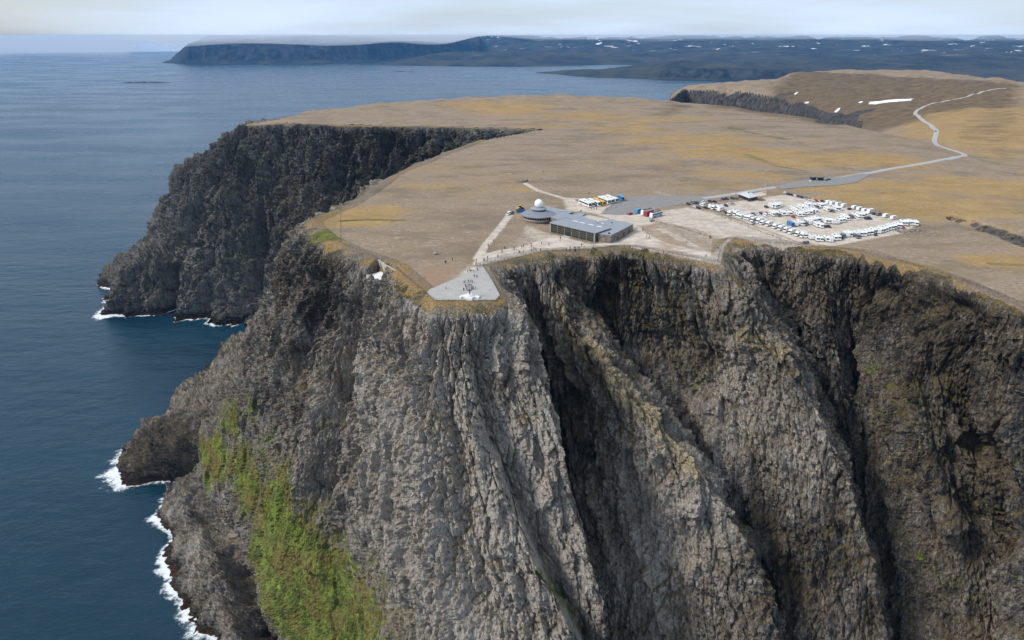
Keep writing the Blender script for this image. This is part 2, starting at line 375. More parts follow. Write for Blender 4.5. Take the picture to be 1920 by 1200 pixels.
def zP(x, y):
    x = np.asarray(x, float); y = np.asarray(y, float)
    fa = np.clip((x/np.maximum(y, 1)-AA[0])/(AA[1]-AA[0]), 0, len(AA)-1.001); fy = np.clip(np.interp(y, YR, np.arange(len(YR))), 0, len(YR)-1.001)
    i, j = fa.astype(int), fy.astype(int); u, v = fa-i, fy-j
    return ZG[i, j]*(1-u)*(1-v)+ZG[i+1, j]*u*(1-v)+ZG[i, j+1]*(1-u)*v+ZG[i+1, j+1]*u*v
_yy = np.concatenate([np.arange(290, 700, .5), np.geomspace(700, 3800, 3000)])
def g(px, py):
    """ground point of the plateau seen at a photo pixel"""
    u, dy, dz = ray(px, py); k = _yy/dy; zr = CAM_H+dz*k; d = zr-zP(u*k, _yy); w = np.where(d < 0)[0]
    i = max(int(w[0]), 1) if len(w) else len(_yy)-1
    t = d[i-1]/(d[i-1]-d[i]+1e-9); y = _yy[i-1]+t*(_yy[i]-_yy[i-1]); x = float(u)*y/float(dy)
    return np.array([x, y, float(zP(x, y))])

# ------------------------------------------------------------------ rim of the cliffs, in plan
def R(px, py, z=None): return tuple(g(px, py)[:2]) if z is None else tuple(at(px, py, z)[:2])
def S(px, py): return tuple(at(px, py, 0.)[:2])
# every column: rim (x, y), base points [(x, y, z) ...], samples to the next column
COL_A = [
 ((470, 300), [(500, 130, 0)], 24, None),
 ((330, 302), [(345, 140, 0)], 60, None),
 (R(1905, 572), [(262, 158, 0)], 90, None),
 (R(1800, 528), [(248, 158, 0)], 90, [(1800,600,-5),(1830,760,3),(1880,950,2)]),
 (R(1722, 503), [(232, 158, 0)], 120, [(1725,560,-2),(1715,640,-6),(1700,720,-10),(1735,810,-16),(1765,920,-15),(1800,1050,-12),(1840,1200,-8)]),
 (R(1600, 474), [(205, 160, 0)], 80, [(1596,520,4),(1594,590,17),(1602,650,26),(1608,725,30),(1620,820,32),(1614,900,32),(1618,980,32),(1640,1110,30),(1660,1230,26)]),
 (R(1500, 460), [(190, 160, 0)], 90, [(1520,540,-3),(1545,620,-4),(1570,720,2),(1595,820,13),(1608,900,22),(1616,985,25),(1640,1110,24),(1658,1230,21)]),
 (R(1395, 449), [(180, 160, 0)], 40, [(1410,490,4),(1430,530,11),(1452,570,18),(1486,615,22),(1522,700,24),(1556,800,24),(1596,900,24),(1612,985,24),(1638,1110,21),(1655,1230,18)]),
 (R(1360, 456), [(168, 162, 0)], 34, [(1395,515,5),(1425,565,7),(1470,628,4),(1510,716,0),(1556,835,-4),(1600,945,-2),(1634,1066,-2),(1656,1210,-2)]),
 (R(1349, 490), [(160, 162, 0)], 50, [(1375,540,-1),(1410,592,-5),(1468,650,-11),(1509,721,-15),(1555,848,-16),(1600,958,-16),(1632,1062,-14),(1655,1200,-12)]),
 (R(1262, 478), [(148, 160, 0)], 110, [(1300,540,-2),(1340,590,-6),(1390,624,-11),(1455,668,-14),(1492,724,-15),(1535,850,-15),(1578,960,-14),(1612,1062,-12),(1640,1200,-10)]),
 (R(1190, 466), [(122, 160, 0)], 110, [(1212,540,3),(1242,640,5),(1290,730,2),(1335,820,-2),(1390,950,0),(1450,1080,3),(1490,1200,4)]),
 (R(1140, 467), [(100, 160, 0)], 50, [(1132,520,8),(1132,580,18),(1155,670,26),(1192,712,30),(1248,758,33),(1300,860,36),(1350,960,34),(1400,1060,30),(1450,1200,26)]),
 (R(1090, 469), [(86, 160, 0)], 50, [(1090,520,3),(1108,585,6),(1140,650,2),(1182,718,-4),(1236,772,-10),(1286,838,-14),(1328,900,-14),(1372,980,-12),(1420,1070,-8),(1455,1200,-4)]),
 (R(1010, 474), [(70, 160, 0)], 90, [(1030,520,-4),(1062,600,-9),(1102,660,-14),(1150,722,-20),(1213,768,-25),(1266,830,-27),(1308,890,-26),(1348,960,-24),(1398,1050,-20),(1428,1120,-16),(1448,1220,-12)]),
 (R(960, 484), [(45, 160, 0)], 90, [(990,540,6),(1025,640,10),(1085,760,6),(1140,880,3),(1200,1000,3),(1250,1120,4),(1290,1230,4)]),
 (R(917, 497), [(22, 162, 0)], 34, [(945,530,6),(985,590,18),(1012,680,24),(1036,780,26),(1062,890,26),(1097,1000,24),(1127,1100,22),(1145,1200,20)]),
 (R(945, 553), [(14, 164, 0)], 44, [(978,590,-3),(1003,680,-5),(1026,780,-7),(1050,890,-8),(1085,1000,-9),(1115,1100,-9),(1136,1200,-8)]),
 (R(915, 569), [(2, 166, 0)], 20, [(905,650,2),(918,760,2),(955,880,2),(985,960,2),(1022,1050,1),(1066,1130,1),(1105,1210,1)]),
 (R(880, 569), [(-8, 167, 0)], 70, [(868,650,-2),(890,760,-3),(927,880,-4),(958,960,-5),(998,1050,-5),(1042,1130,-5),(1084,1210,-5)]),
 (R(822, 569), [(-50, 178, 0)], 50, [(800,650,0),(790,760,0),(800,900,-2),(830,1050,-2),(870,1210,-2)]),
 (R(775, 534), [(-115, 225, 0)], 50, [(740,620,-1),(715,720,-2),(700,830,-2),(720,1000,0),(780,1200,0)]),
 (R(738, 501), [(*S(520, 1400), 0)], 60, [(702,570,5),(678,660,8),(656,770,10),(632,900,10),(640,1050,7),(690,1220,4)]),
 (R(700, 486), [(*S(440, 1270), 0)], 60, [(662,560,-4),(628,660,-6),(592,780,-7),(562,900,-5),(535,1040,0),(510,1130,2),(488,1180,15),(472,1196,15),(456,1212,-4)]),
 (R(665, 474), [(*S(350, 1120), 0)], 50, [(625,540,4),(590,630,6),(550,740,5),(500,870,3),(470,985,2),(448,1048,14),(436,1064,14),(420,1076,-6),(385,1098,-3)]),
 (R(640, 462), [(*S(308, 1000), 0)], 45, [(595,535,-3),(552,640,-5),(500,745,-4),(445,860,0),(412,930,3),(394,962,14),(384,972,14),(366,980,-5),(335,992,-3)]),
 (R(618, 452), [(*S(306, 930), 0)], 40, [(565,545,0),(510,640,0),(450,740,0),(398,820,2),(366,868,4),(356,884,10),(342,896,-2)]),
 (R(606, 445), [(-262, 540, 70), (-318, 556, 22), (-350, 575, 0)], 40, None),
 (R(597, 437), [(-262, 556, 92), (-340, 590, 42), (*S(236, 906), 0)], 40, None),
 (R(588, 428), [(-268, 580, 108), (-350, 630, 56), (*S(238, 848), 0)], 40, None),
 (R(583, 420), [(-268, 592, 120), (-362, 668, 40), (*S(304, 784), 0)], 40, None),
 (R(588, 412), [(-202, 557, 214), (-257, 630, 156), (-313, 704, 92), (-370, 780, 40), (*S(388, 694), 0)], 30, None),
 (R(622, 397), [(-200, 610, 190), (-280, 720, 90), (*S(440, 628), 0)], 22, None),
 (R(660, 380), [(-250, 780, 70), (-330, 930, 10)], 20, None),
 (R(730, 332), [(-170, 860, 130)], 18, None),
 (R(830, 288), [(-90, 900, 200)], 16, None),
 (R(900, 262), [(-45, 935, 255)], 10, None),
]
rimz = lambda px, py: tuple(g(px, py)[:2])
COL_B = [
 (R(1010, 243), [(-10, 940, 262)], 14),
 (R(955, 242), [(-30, 945, 258)], 30),
 (R(880, 240), [(-90, 925, 190)], 45),
 (R(800, 238), [(-180, 900, 110)], 55),
 (R(720, 237), [(-260, 935, 40)], 60),
 (R(640, 236), [(-330, 1040, 120), (*S(478, 612), 0)], 60),
 (R(570, 233), [(-385, 1120, 190), (-420, 1055, 70), (*S(425, 603), 0)], 60),
 (R(510, 233), [(-470, 1140, 195), (-505, 1080, 90), (*S(335, 592), 0)], 24),
 (R(470, 236), [(-490, 1170, 215), (-560, 1120, 110), (-572, 1090, 78), (*S(322, 588), 0)], 40),
 (R(462, 236), [(-500, 1180, 232), (-572, 1142, 118), (-592, 1108, 84), (-624, 1076, 70), (-650, 1050, 26), (*S(214, 585), 0)], 45),
 (R(462, 234), [(-520, 1205, 238), (-600, 1205, 165), (-675, 1180, 60), (*S(222, 545), 0)], 45),
 (R(466, 232), [(-466, 1212.5, 256), (-500, 1214, 246), (-545, 1216, 228), (-592, 1226, 194), (-672, 1236, 66), (-732, 1246, 28), (*S(205, 515), 0)], 40),
 (R(474, 230), [(-505, 1240, 240), (-590, 1270, 170), (-700, 1320, 0)], 30),
 (R(520, 223), [(-470, 1360, 180), (-560, 1430, 0)], 24),
 (R(562, 214.6), [(-420, 1440, 150), (-450, 1540, 0)], 24),
]
def inside(x, y, poly):
    c = np.zeros(np.shape(x), bool); n = len(poly)
    for i in range(n):
        (x1, y1), (x2, y2) = poly[i], poly[(i+1) % n]
        k = ((y1 > y) != (y2 > y)); c ^= k & (x < (x2-x1)*(y-y1)/((y2-y1) or 1e-9)+x1)
    return c
def dist_poly(x, y, pts, closed=False):
    d = np.full(np.shape(x), 1e9); n = len(pts)
    for i in range(n if closed else n-1):
        (x1, y1), (x2, y2) = pts[i][:2], pts[(i+1) % n][:2]; ex, ey = x2-x1, y2-y1
        t = np.clip(((x-x1)*ex+(y-y1)*ey)/(ex*ex+ey*ey+1e-9), 0, 1); d = np.minimum(d, np.hypot(x-x1-t*ex, y-y1-t*ey))
    return d

def catmull(Pc, ns, lin=0.):
    """Pc (K, T, 3) control columns -> sampled columns; ns samples per segment"""
    K = len(Pc); out = []
    for i in range(K-1):
        p0, p1, p2, p3 = Pc[max(i-1, 0)], Pc[i], Pc[i+1], Pc[min(i+2, K-1)]
        # limited tangents so that narrow columns do not loop
        d = np.linalg.norm(p2-p1, axis=1, keepdims=True)
        def tg(a, b, c_):
            m = (c_-a)/2; L_ = np.linalg.norm(m, axis=1, keepdims=True)+1e-9; return m*np.minimum(1, d/L_)
        m1, m2 = tg(p0, p1, p2), tg(p1, p2, p3)
        for t in np.linspace(0, 1, ns[i], endpoint=False):
            out.append((1-lin)*(p1*(2*t**3-3*t**2+1)+m1*(t**3-2*t**2+t)+p2*(-2*t**3+3*t**2)+m2*(t**3-t**2))+lin*(p1+(p2-p1)*t))
    out.append(Pc[-1]); return np.array(out)
def loft(cols, T, lip_out, warp, prof, skel=None, lin=0., sub=1):
    Pc = []; nl = 10; rim = np.array([c[0] for c in cols]); K = len(cols)
    for ci, c in enumerate(cols):
        rx, ry = c[0]; base = c[1]
        r = np.array([rx, ry]); d = np.array(base[0][:2])-r; d = d/np.linalg.norm(d)
        a, b = rim[max(ci-1, 0)], rim[min(ci+1, K-1)]
        u1 = (r-a)/(np.linalg.norm(r-a)+1e-6); u2 = (b-r)/(np.linalg.norm(b-r)+1e-6); tg = u1+u2; tg = tg/(np.linalg.norm(tg)+1e-9)
        o = np.array([-tg[1], tg[0]]); o = o if o@d > 0 else -o          # outward across the rim
        zr = float(zP(rx, ry)); lip = []
        for k in range(nl):
            q = -11+11*k/(nl-1); p = r+o*q; zp = float(zP(*p)); lip.append((*p, zp+np.interp(q, [-11, -8.5, -4, 0], [-1.4, .10, .12, .05])))
        lo, drop = lip_out; o2 = o*.6+d*.4; o2 = o2/np.linalg.norm(o2); p1 = r+o2*lo
        pts = [(rx, ry, zr+.05), (*(r+o2*lo*.5), zr-drop*.32), (*p1, zr-drop)]
        if skel and skel[ci] is not None: pts += [tuple(q) for q in skel[ci]]
        elif len(base) == 1 and prof:                       # a face that steepens, then runs out in a foot
            b = np.array(base[0]); a = np.array(pts[-1])
            for t, zt in prof: pts.append((a[0]+(b[0]-a[0])*t, a[1]+(b[1]-a[1])*t, a[2]+(b[2]-a[2])*zt))
        pts += [tuple(b) for b in base]
        if pts[-1][2] < 1: pts.append((pts[-1][0]+d[0]*14, pts[-1][1]+d[1]*14, -16.))
        pts = np.array(pts); s = np.concatenate([[0], np.cumsum(np.linalg.norm(np.diff(pts, axis=0), axis=1))])
        u = np.linspace(0, 1, T+1)[1:]**warp*s[-1]
        body = np.array([np.interp(u, s, pts[:, k]) for k in range(3)]).T
        pad = T//45; kz = np.exp(-np.linspace(-2, 2, 2*pad+1)**2); kz /= kz.sum()
        ext = np.concatenate([np.repeat(body[:1], pad, 0), body, body[-1]+np.outer(np.arange(1, pad+1), body[-1]-body[-2])])
        sm = np.array([np.convolve(ext[:, k], kz, 'valid') for k in range(3)]).T
        w = sstep(0.02, .10, np.linspace(0, 1, T))[:, None]; body = body*(1-w)+sm*w
        Pc.append(np.concatenate([np.array(lip), body]))
    return catmull(np.array(Pc), [max(2, c[2]//sub) for c in cols], lin), nl
def surf_normals(P, outward):
    ds = np.gradient(P, axis=0); dt = np.gradient(P, axis=1); n = np.cross(ds, dt); n /= np.linalg.norm(n, axis=2, keepdims=True)+1e-9
    return n*outward
def soften(F, ws, wt):
    for _ in range(2):
        for ax, w in ((0, ws), (1, wt)):
            pad = [(0, 0)]*3; pad[ax] = (w+1, w); c = np.cumsum(np.pad(F, pad, 'edge'), axis=ax); n_ = F.shape[ax]
            F = (np.take(c, range(2*w+1, 2*w+1+n_), ax)-np.take(c, range(0, n_), ax))/(2*w+1)
    return F/(np.linalg.norm(F, axis=2, keepdims=True)+1e-9)
def lines_on(P, polys):
    """photo polylines -> points on the smooth cliff surface"""
    Q = P[::2, ::2].reshape(-1, 3); px, py, d = proj(Q); res = []
    for pl in polys:
        # densify
        o = []
        for a, b in zip(pl[:-1], pl[1:]):
            for t in (0, .5): o.append((a[0]+(b[0]-a[0])*t, a[1]+(b[1]-a[1])*t))
        o.append(pl[-1]); pts = []
        for x, y in o:
            e = (px-x)**2+(py-y)**2; near = e < 64
            i = np.where(near)[0][np.argmin(d[near])] if near.any() else int(np.argmin(e))
            if near.any():
                cand = np.where(near & (d < d[i]*1.06))[0]; i = cand[np.argmin(e[cand])]
            pts.append(Q[i])
        res.append(np.array(pts))
    return res
def carve(P, Nn, line, depth, wl, wr, wob, taper=(.12, .06), p=1.25):
    lo = line.min(0)-max(wl, wr)*4; hi = line.max(0)+max(wl, wr)*4
    sel = np.where(((P > lo) & (P < hi)).all(-1)); X = P[sel]; n = Nn[sel]
    best = np.full(len(X), 1e9); sgn = np.zeros(len(X)); al = np.zeros(len(X)); m = len(line)-1
    for i in range(m):
        a, b = line[i], line[i+1]; e = b-a; l2 = e@e+1e-6; t = np.clip((X-a)@e/l2, 0, 1); q = X-a-t[:, None]*e; d = np.linalg.norm(q, axis=1)
        w = d < best; c = np.einsum('ij,ij->i', np.cross(np.broadcast_to(e, q.shape), q), n)
        best = np.where(w, d, best); sgn = np.where(w, c, sgn); al = np.where(w, (i+t)/m, al)
    wobv = wob[sel]; sd_ = np.where(sgn > 0, best, -best)+wobv*min(wl, wr)*.8
    wdt = np.where(sd_ > 0, wr, wl); sh = np.exp(-(np.abs(sd_)/wdt)**p)
    tp = sstep(0, taper[0], al)*sstep(0, taper[1], 1-al) if taper else 1
    out = np.zeros(P.shape[:2]); out[sel] = depth*sh*tp
    msk = np.zeros(P.shape[:2]); msk[sel] = sh*tp
    return out, msk
def blobs(P, items):
    pts = lines_on(P, [[(b[0], b[1])] for b in items]); out = np.zeros(P.shape[:2])
    for b, q in zip(items, pts):
        ry = b[3] if len(b) > 4 else b[2]
        d = P-q[0]; h = np.hypot(d[..., 0], d[..., 1])/b[2]; v = d[..., 2]/ry
        out = np.maximum(out, b[-1]*np.exp(-(h*h+v*v)))
    return out
def strokes(P, items):
    """material strokes along photo polylines: (polyline, width in m, strength)"""
    out = np.zeros(P.shape[:2])
    for pl, w, s in items:
        ln = lines_on(P, [pl])[0]; lo = ln.min(0)-3*w; hi = ln.max(0)+3*w; sel = np.where(((P > lo) & (P < hi)).all(-1)); X = P[sel]; best = np.full(len(X), 1e9)
        for a, b in zip(ln[:-1], ln[1:]):
            e = b-a; t = np.clip((X-a)@e/(e@e+1e-6), 0, 1); best = np.minimum(best, np.linalg.norm(X-a-t[:, None]*e, axis=1))
        out[sel] = np.maximum(out[sel], s*np.exp(-(best/w)**2))
    return out

# ---- main cliff
PROF = [(.10, .17), (.30, .44), (.55, .70), (.8, .89)]
SK = []
for c in COL_A:                              # ridges stand out of the general face, gullies are cut back into it
    if c[3] is None: SK.append(None); continue
    (rx, ry), b_ = c[0], c[1][-1]; zr = float(zP(rx, ry)); ta = np.array([0, .03]+[t for t, _ in PROF]+[1.]); za = np.array([0, .02]+[q for _, q in PROF]+[1.])
    tt = np.linspace(0, 1, 1500); yy = ry+(b_[1]-ry)*tt; zz = zr*(1-np.interp(tt, ta, za)); _, rows_, _ = proj(np.stack([0*yy, yy, zz], -1)); rows_ = np.maximum.accumulate(rows_) if rows_[-1] > rows_[0] else rows_
    o = []
    for px, py, dl in c[3]:
        y_ = float(np.interp(py, rows_, yy)); u, dy, dz = ray(px, py); r_ = np.array([u, dy, dz]); n_ = np.linalg.norm(r_)
        o.append(np.array([0, 0, CAM_H])+r_*(y_/dy+dl*1.35/n_))
    SK.append(o)
PA, NL = loft(COL_A, 410, (7, 4), 1.12, PROF, SK, .75)
NA_ = surf_normals(PA, 1)
if NA_[200, 200, 1] > 0: NA_ = -NA_
NA_ = soften(NA_, 42, 16)            # one even direction of relief, so that sharp crests do not fan out
nS, nT = PA.shape[:2]
seg = np.linalg.norm(np.diff(PA[:, NL+120], axis=0), axis=1); sA = np.concatenate([[0], np.cumsum(seg)])
tA = np.concatenate([np.zeros((nS, 1)), np.cumsum(np.linalg.norm(np.diff(PA, axis=1), axis=2), axis=1)], 1)-11
SA = np.repeat(sA[:, None], nT, 1)
fade = sstep(1, 17, tA)                     # relief grows below the rim
def relief(P, Tx, ref, k=1.0, seed=0):
    """rock relief: long ribs and clefts that run down the fall line, slabby facets, bedding near the top"""
    x, y, z = P[..., 0], P[..., 1], P[..., 2]
    rx, ry = P[:, ref, 0][:, None], P[:, ref, 1][:, None]; f = .78
    wx = fbm(x/60, y/60, z/60, 3, seed+40)*6.5*k
    X = x*(1-f)+rx*f+wx; Y = y*(1-f)+ry*f+wx*.6; T = Tx+fbm(x/40, y/40, z/40, 2, seed+43)*5
    h = (np.abs(fbm(X/(34*k), Y/(34*k), T/(260*k), 3, seed))-.28)*-13*k
    am = .35+1.3*sstep(-.35, .5, fbm(x/48, y/48, z/70, 3, seed+33)); a2 = .35+1.3*sstep(-.35, .5, fbm(x/30, y/30, z/45, 3, seed+36))
    h += (.42-np.abs(perlin(X/(14*k), Y/(14*k), T/(80*k), seed+5)))*4.4*k*am
    h += (.42-np.abs(perlin(X/(5.6*k), Y/(5.6*k), T/(40*k), seed+9)))*2.4*k*a2
    h += fbm(x/22, y/22, z/30, 3, seed+50)*3.2*k
    h += (.42-np.abs(perlin((X+x)/(4.6*k), (Y+y)/(4.6*k), T/(20*k), seed+12)))*1.3*k
    v1, tl1, e1 = cells3((X+x)/(13*k), (Y+y)/(13*k), (T-z)/(60*k), seed); h += (v1-.5)*4.2*k*a2+tl1*2.6*k-1.8*k*np.exp(-(e1/.06)**2)
    v2, tl2, e2 = cells3((x+z*.22+wx)/(2.4*k), (y+wx)/(2.4*k), z/(6.5*k), seed+2); h += ((v2-.5)*2.0*k+tl2*1.5*k)*(1.5-.5*a2)-.7*k*np.exp(-(e2/.09)**2)
    bed = z+fbm(x/35, y/35, None, 2, seed+21)*9+.24*x
    on = sstep(-.1, .4, fbm(x/50, y/50, z/40, 2, seed+30))*(.06+.70*sstep(215, 285, z))
    h += (((bed/(4.4*k)) % 1)-.5)*1.3*k*on+(((bed/(1.6*k)) % 1)-.5)*.6*k*on
    h += fbm(x/2.0, y/2.0, z/3.0, 3, seed+60)*1.6*k
    return h
hA = relief(PA, tA, 150)
wob = fbm(PA[..., 0]/16, PA[..., 1]/16, PA[..., 2]/22, 4, 77)*1.0
GUL = [  # photo polyline, depth, width left, width right
 ([(868,586),(885,670),(905,760),(945,880),(975,960),(1015,1050),(1060,1130),(1100,1200),(1140,1270)], 9, 3, 12),
 ([(1040,505),(1085,560),(1130,585)], 8, 5, 12),
 ([(1270,740),(1330,708),(1390,685)], 7, 6, 14),
 ([(1640,640),(1690,740),(1748,851),(1811,934),(1862,997),(1920,1040)], 17, 10, 22),
 ([(1820,800),(1870,900),(1920,960)], 12, 8, 16),
 ([(1720,565),(1780,610),(1850,630)], 9, 10, 16),
 ([(1650,525),(1680,565),(1700,640)], 10, 8, 14),
 ([(1380,478),(1395,492),(1420,502)], 7, 8, 8),
 ([(1170,480),(1165,500),(1155,530)], 8, 7, 9),
 ([(745,640),(720,740),(690,820),(650,890),(600,960)], 10, 14, 5),
 ([(690,560),(672,640),(655,740),(640,800)], 9, 9, 4),
 ([(600,500),(605,560),(590,640),(560,730)], 12, 9, 6),
 ([(570,470),(555,540),(520,620),(480,700)], 10, 8, 5),
 ([(650,550),(632,600),(610,680),(600,760)], 7, 6, 4),
 ([(345,845),(375,920),(402,970),(432,1022),(452,1090),(472,1160),(490,1230)], 26, 8, 10),
 ([(392,715),(372,770),(340,845),(305,900),(285,925)], 38, 13, 13),
 ([(830,600),(800,720),(790,800)], 5, 6, 4),
]
RID = [
 ([(385,700),(340,755),(295,805),(262,850),(240,890)], 9, 9, 9), ([(300,800),(270,860)], 5, 5, 5),
 ([(1700,720),(1730,800),(1760,900),(1780,1000)], 10, 16, 12),
 ([(880,700),(900,800),(940,900),(1000,1050),(1080,1200)], 5, 10, 3),
 ([(640,830),(660,900),(620,990),(600,1080)], 7, 10, 9),
]
gmask = np.zeros(PA.shape[:2])
carved = np.zeros(PA.shape[:2])
for pl, d, wl, wr in GUL:
    o, m = carve(PA, NA_, lines_on(PA, [pl])[0], d, wl, wr, wob); carved -= o; gmask = np.maximum(gmask, m**2)
for pl, d, wl, wr in RID:
    o, m = carve(PA, NA_, lines_on(PA, [pl])[0], d, wl, wr, wob); carved += o
hA = hA*fade+fade*1.5
smooth_lip = blobs(PA, [(1000,478,14,.9), (1360,500,16,.9), (990,500,12,.8), (790,590,14,.6), (620,470,18,.7), (680,500,14,.6)])
hA *= 1-.8*np.clip(smooth_lip, 0, 1)*(1-sstep(14, 40, tA))
green_b = blobs(PA, [(520,1010,50,55,1.2),(570,1100,64,60,1.45),(620,1180,56,50,1.35),(465,900,36,36,1.1),(400,850,32,30,1.25),(372,835,16,16,.9),(395,905,16,18,.8),(425,760,20,22,.7),(430,870,20,20,1.),(530,930,34,36,.95),(440,790,26,28,.85),(500,840,24,26,.6),(560,970,30,30,.7),(690,1150,40,44,.85),(740,1190,32,38,.55),(660,1070,24,26,.7),(480,1040,30,36,.9),(480,760,20,22,.6),(600,690,9,9,.5),(620,800,9,10,.55),
    (720,1080,22,26,.55),(620,440,18,14,.9),(365,870,14,12,.7),(770,1160,22,24,.5),(680,1010,14,18,.4)])
hA *= 1-.62*np.clip(green_b, 0, 1)
hA += carved*sstep(0, 14, tA)
PA2 = PA+NA_*hA[..., None]
# the concrete lookout sits on a levelled shelf under the rim
LKA, LKB = at(708, 487, 306.0), at(742, 509, 306.0); LK = [tuple(q[:2]) for q in (LKA, LKB, at(729, 513, 300.2), at(714, 532, 300.2), at(685, 517, 300.2))]
kk = inside(PA2[..., 0], PA2[..., 1], LK) & (PA2[..., 2] > 298.9) & (PA2[..., 2] < 312)
PA2[..., 2] = np.where(kk, 298.9, PA2[..., 2])
lipA = sstep(8, -2, tA+8*fbm(SA/14, SA*0, octv=4, seed=66))+.5*smooth_lip*(tA < 45)
ochreA = sstep(-8, 6, tA)*.22+blobs(PA, [(610,455,18,.8),(720,520,20,.55),(800,570,18,.6),(760,560,14,.65),(1380,455,12,.9),(1700,510,22,.6),(1550,475,20,.5)])
lichen = strokes(PA, [([(1030,555),(1090,630),(1150,715)], 6, .8), ([(1150,722),(1215,768),(1262,825),(1300,880)], 9, 1.15), ([(1230,830),(1290,880),(1320,900)], 9, .7), ([(1110,640),(1130,700)], 6, .35),
    ([(1390,625),(1460,660)], 7, 1.0), ([(1680,860),(1740,830)], 7, .6), ([(1330,470),(1380,600)], 5, .15)])
greenA = np.maximum(green_b, strokes(PA, [([(1605,730),(1620,830),(1612,900),(1618,980),(1640,1100)], 7, .62), ([(1620,640),(1680,740),(1760,850),(1850,960),(1920,1010)], 8, .42),
    ([(1010,1060),(1060,1130),(1110,1200)], 6, .6), ([(1250,755),(1330,706)], 3, .5), ([(925,600),(905,720),(930,830)], 3, .35), ([(800,1000),(830,1100)], 6, .2), ([(350,850),(370,900)], 8, .6),
    ([(1660,950),(1740,1060),(1840,1120)], 9, .45), ([(1560,850),(1600,900)], 6, .4)]))
paleA = blobs(PA, [(820,900,60,70,1.),(900,1050,50,60,1.),(860,700,35,35,.8),(680,720,30,50,.7),(390,1010,20,22,1.1),(1000,900,22,50,.8),(940,640,22,26,.7),(1250,1000,30,60,.8),(1380,750,22,40,.6),(1510,800,20,40,.6),(600,740,22,40,.5),(340,950,12,12,.6)])
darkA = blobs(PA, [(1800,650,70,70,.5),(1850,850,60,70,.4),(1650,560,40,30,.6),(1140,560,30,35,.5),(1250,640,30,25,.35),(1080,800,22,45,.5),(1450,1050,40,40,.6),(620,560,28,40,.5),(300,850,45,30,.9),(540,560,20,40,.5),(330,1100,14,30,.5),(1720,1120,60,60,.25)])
mossA = .25+.75*blobs(PA, [(900,600,40,.5),(1200,520,50,.8),(1500,520,50,.6),(1800,580,50,.3),(1800,900,60,.4),(760,600,30,.9),(560,760,40,.5),(440,720,40,.7)])
# ---- left headland across the cove
PB, _ = loft(COL_B, 300, (3, 2.5), 1.0, [(.15, .30), (.35, .55), (.6, .78)], None, .7)
NB_ = surf_normals(PB, 1)
if NB_[200, 150, 1] > 0: NB_ = -NB_
NB_ = soften(NB_, 24, 12)
segb = np.linalg.norm(np.diff(PB[:, 120], axis=0), axis=1); sB = np.concatenate([[0], np.cumsum(segb)])
tB = np.concatenate([np.zeros((len(PB), 1)), np.cumsum(np.linalg.norm(np.diff(PB, axis=1), axis=2), axis=1)], 1)-11; SB = np.repeat(sB[:, None], PB.shape[1], 1)
fadeB = sstep(-1, 14, tB); hB = relief(PB, tB, 110, 1.7, 31)*fadeB+(np.abs(fbm(PB[..., 0]/75, PB[..., 1]/75, PB[..., 2]/300, 3, 131))-.28)*-26*sstep(5, 50, tB)
wobB = fbm(PB[..., 0]/30, PB[..., 1]/30, PB[..., 2]/40, 4, 78)
for pl, d, wl, wr in [([(456,290),(468,360),(480,450),(470,530),(486,600)], 42, 14, 22), ([(432,300),(450,360),(435,450),(430,490)], 18, 8, 9), ([(329,488),(325,540),(321,590)], 52, 10, 9), ([(345,480),(332,500),(325,530)], 20, 10, 8),
    ([(560,240),(545,300),(530,380)], 20, 12, 14), ([(660,245),(640,320),(610,380),(590,450)], 24, 12, 16), ([(740,245),(720,290),(690,330)], 16, 10, 12), ([(400,380),(380,430),(365,468)], 24, 12, 14), ([(365,452),(368,468)], 22, 9, 9), ([(270,500),(255,540),(235,585)], 12, 7, 7),
    ([(800,245),(775,280),(750,310)], 14, 8, 12), ([(850,245),(830,270)], 10, 8, 10), ([(610,240),(600,300),(585,350)], 10, 7, 9), ([(390,340),(365,400),(340,470)], 12, 8, 8), ([(520,300),(505,380),(500,460),(510,560)], 14, 10, 12), ([(350,590),(430,490),(470,480)], -8, 10, 10)]:
    o, m = carve(PB, NB_, lines_on(PB, [pl])[0], d, wl, wr, wobB); hB -= o*fadeB
PB2 = PB+NB_*(hB+fadeB*3)[..., None]
darkB = blobs(PB, [(700,280,120,90,.3)]); mossB = .3+.9*blobs(PB, [(550,400,70,.9),(520,430,50,.8),(420,330,50,.6),(270,520,40,.8),(500,300,40,.5),(590,430,50,.7)])
# ------------------------------------------------------------------ plateau sheet
RIM = [c[0] for c in COL_A]+[c[0] for c in COL_B]
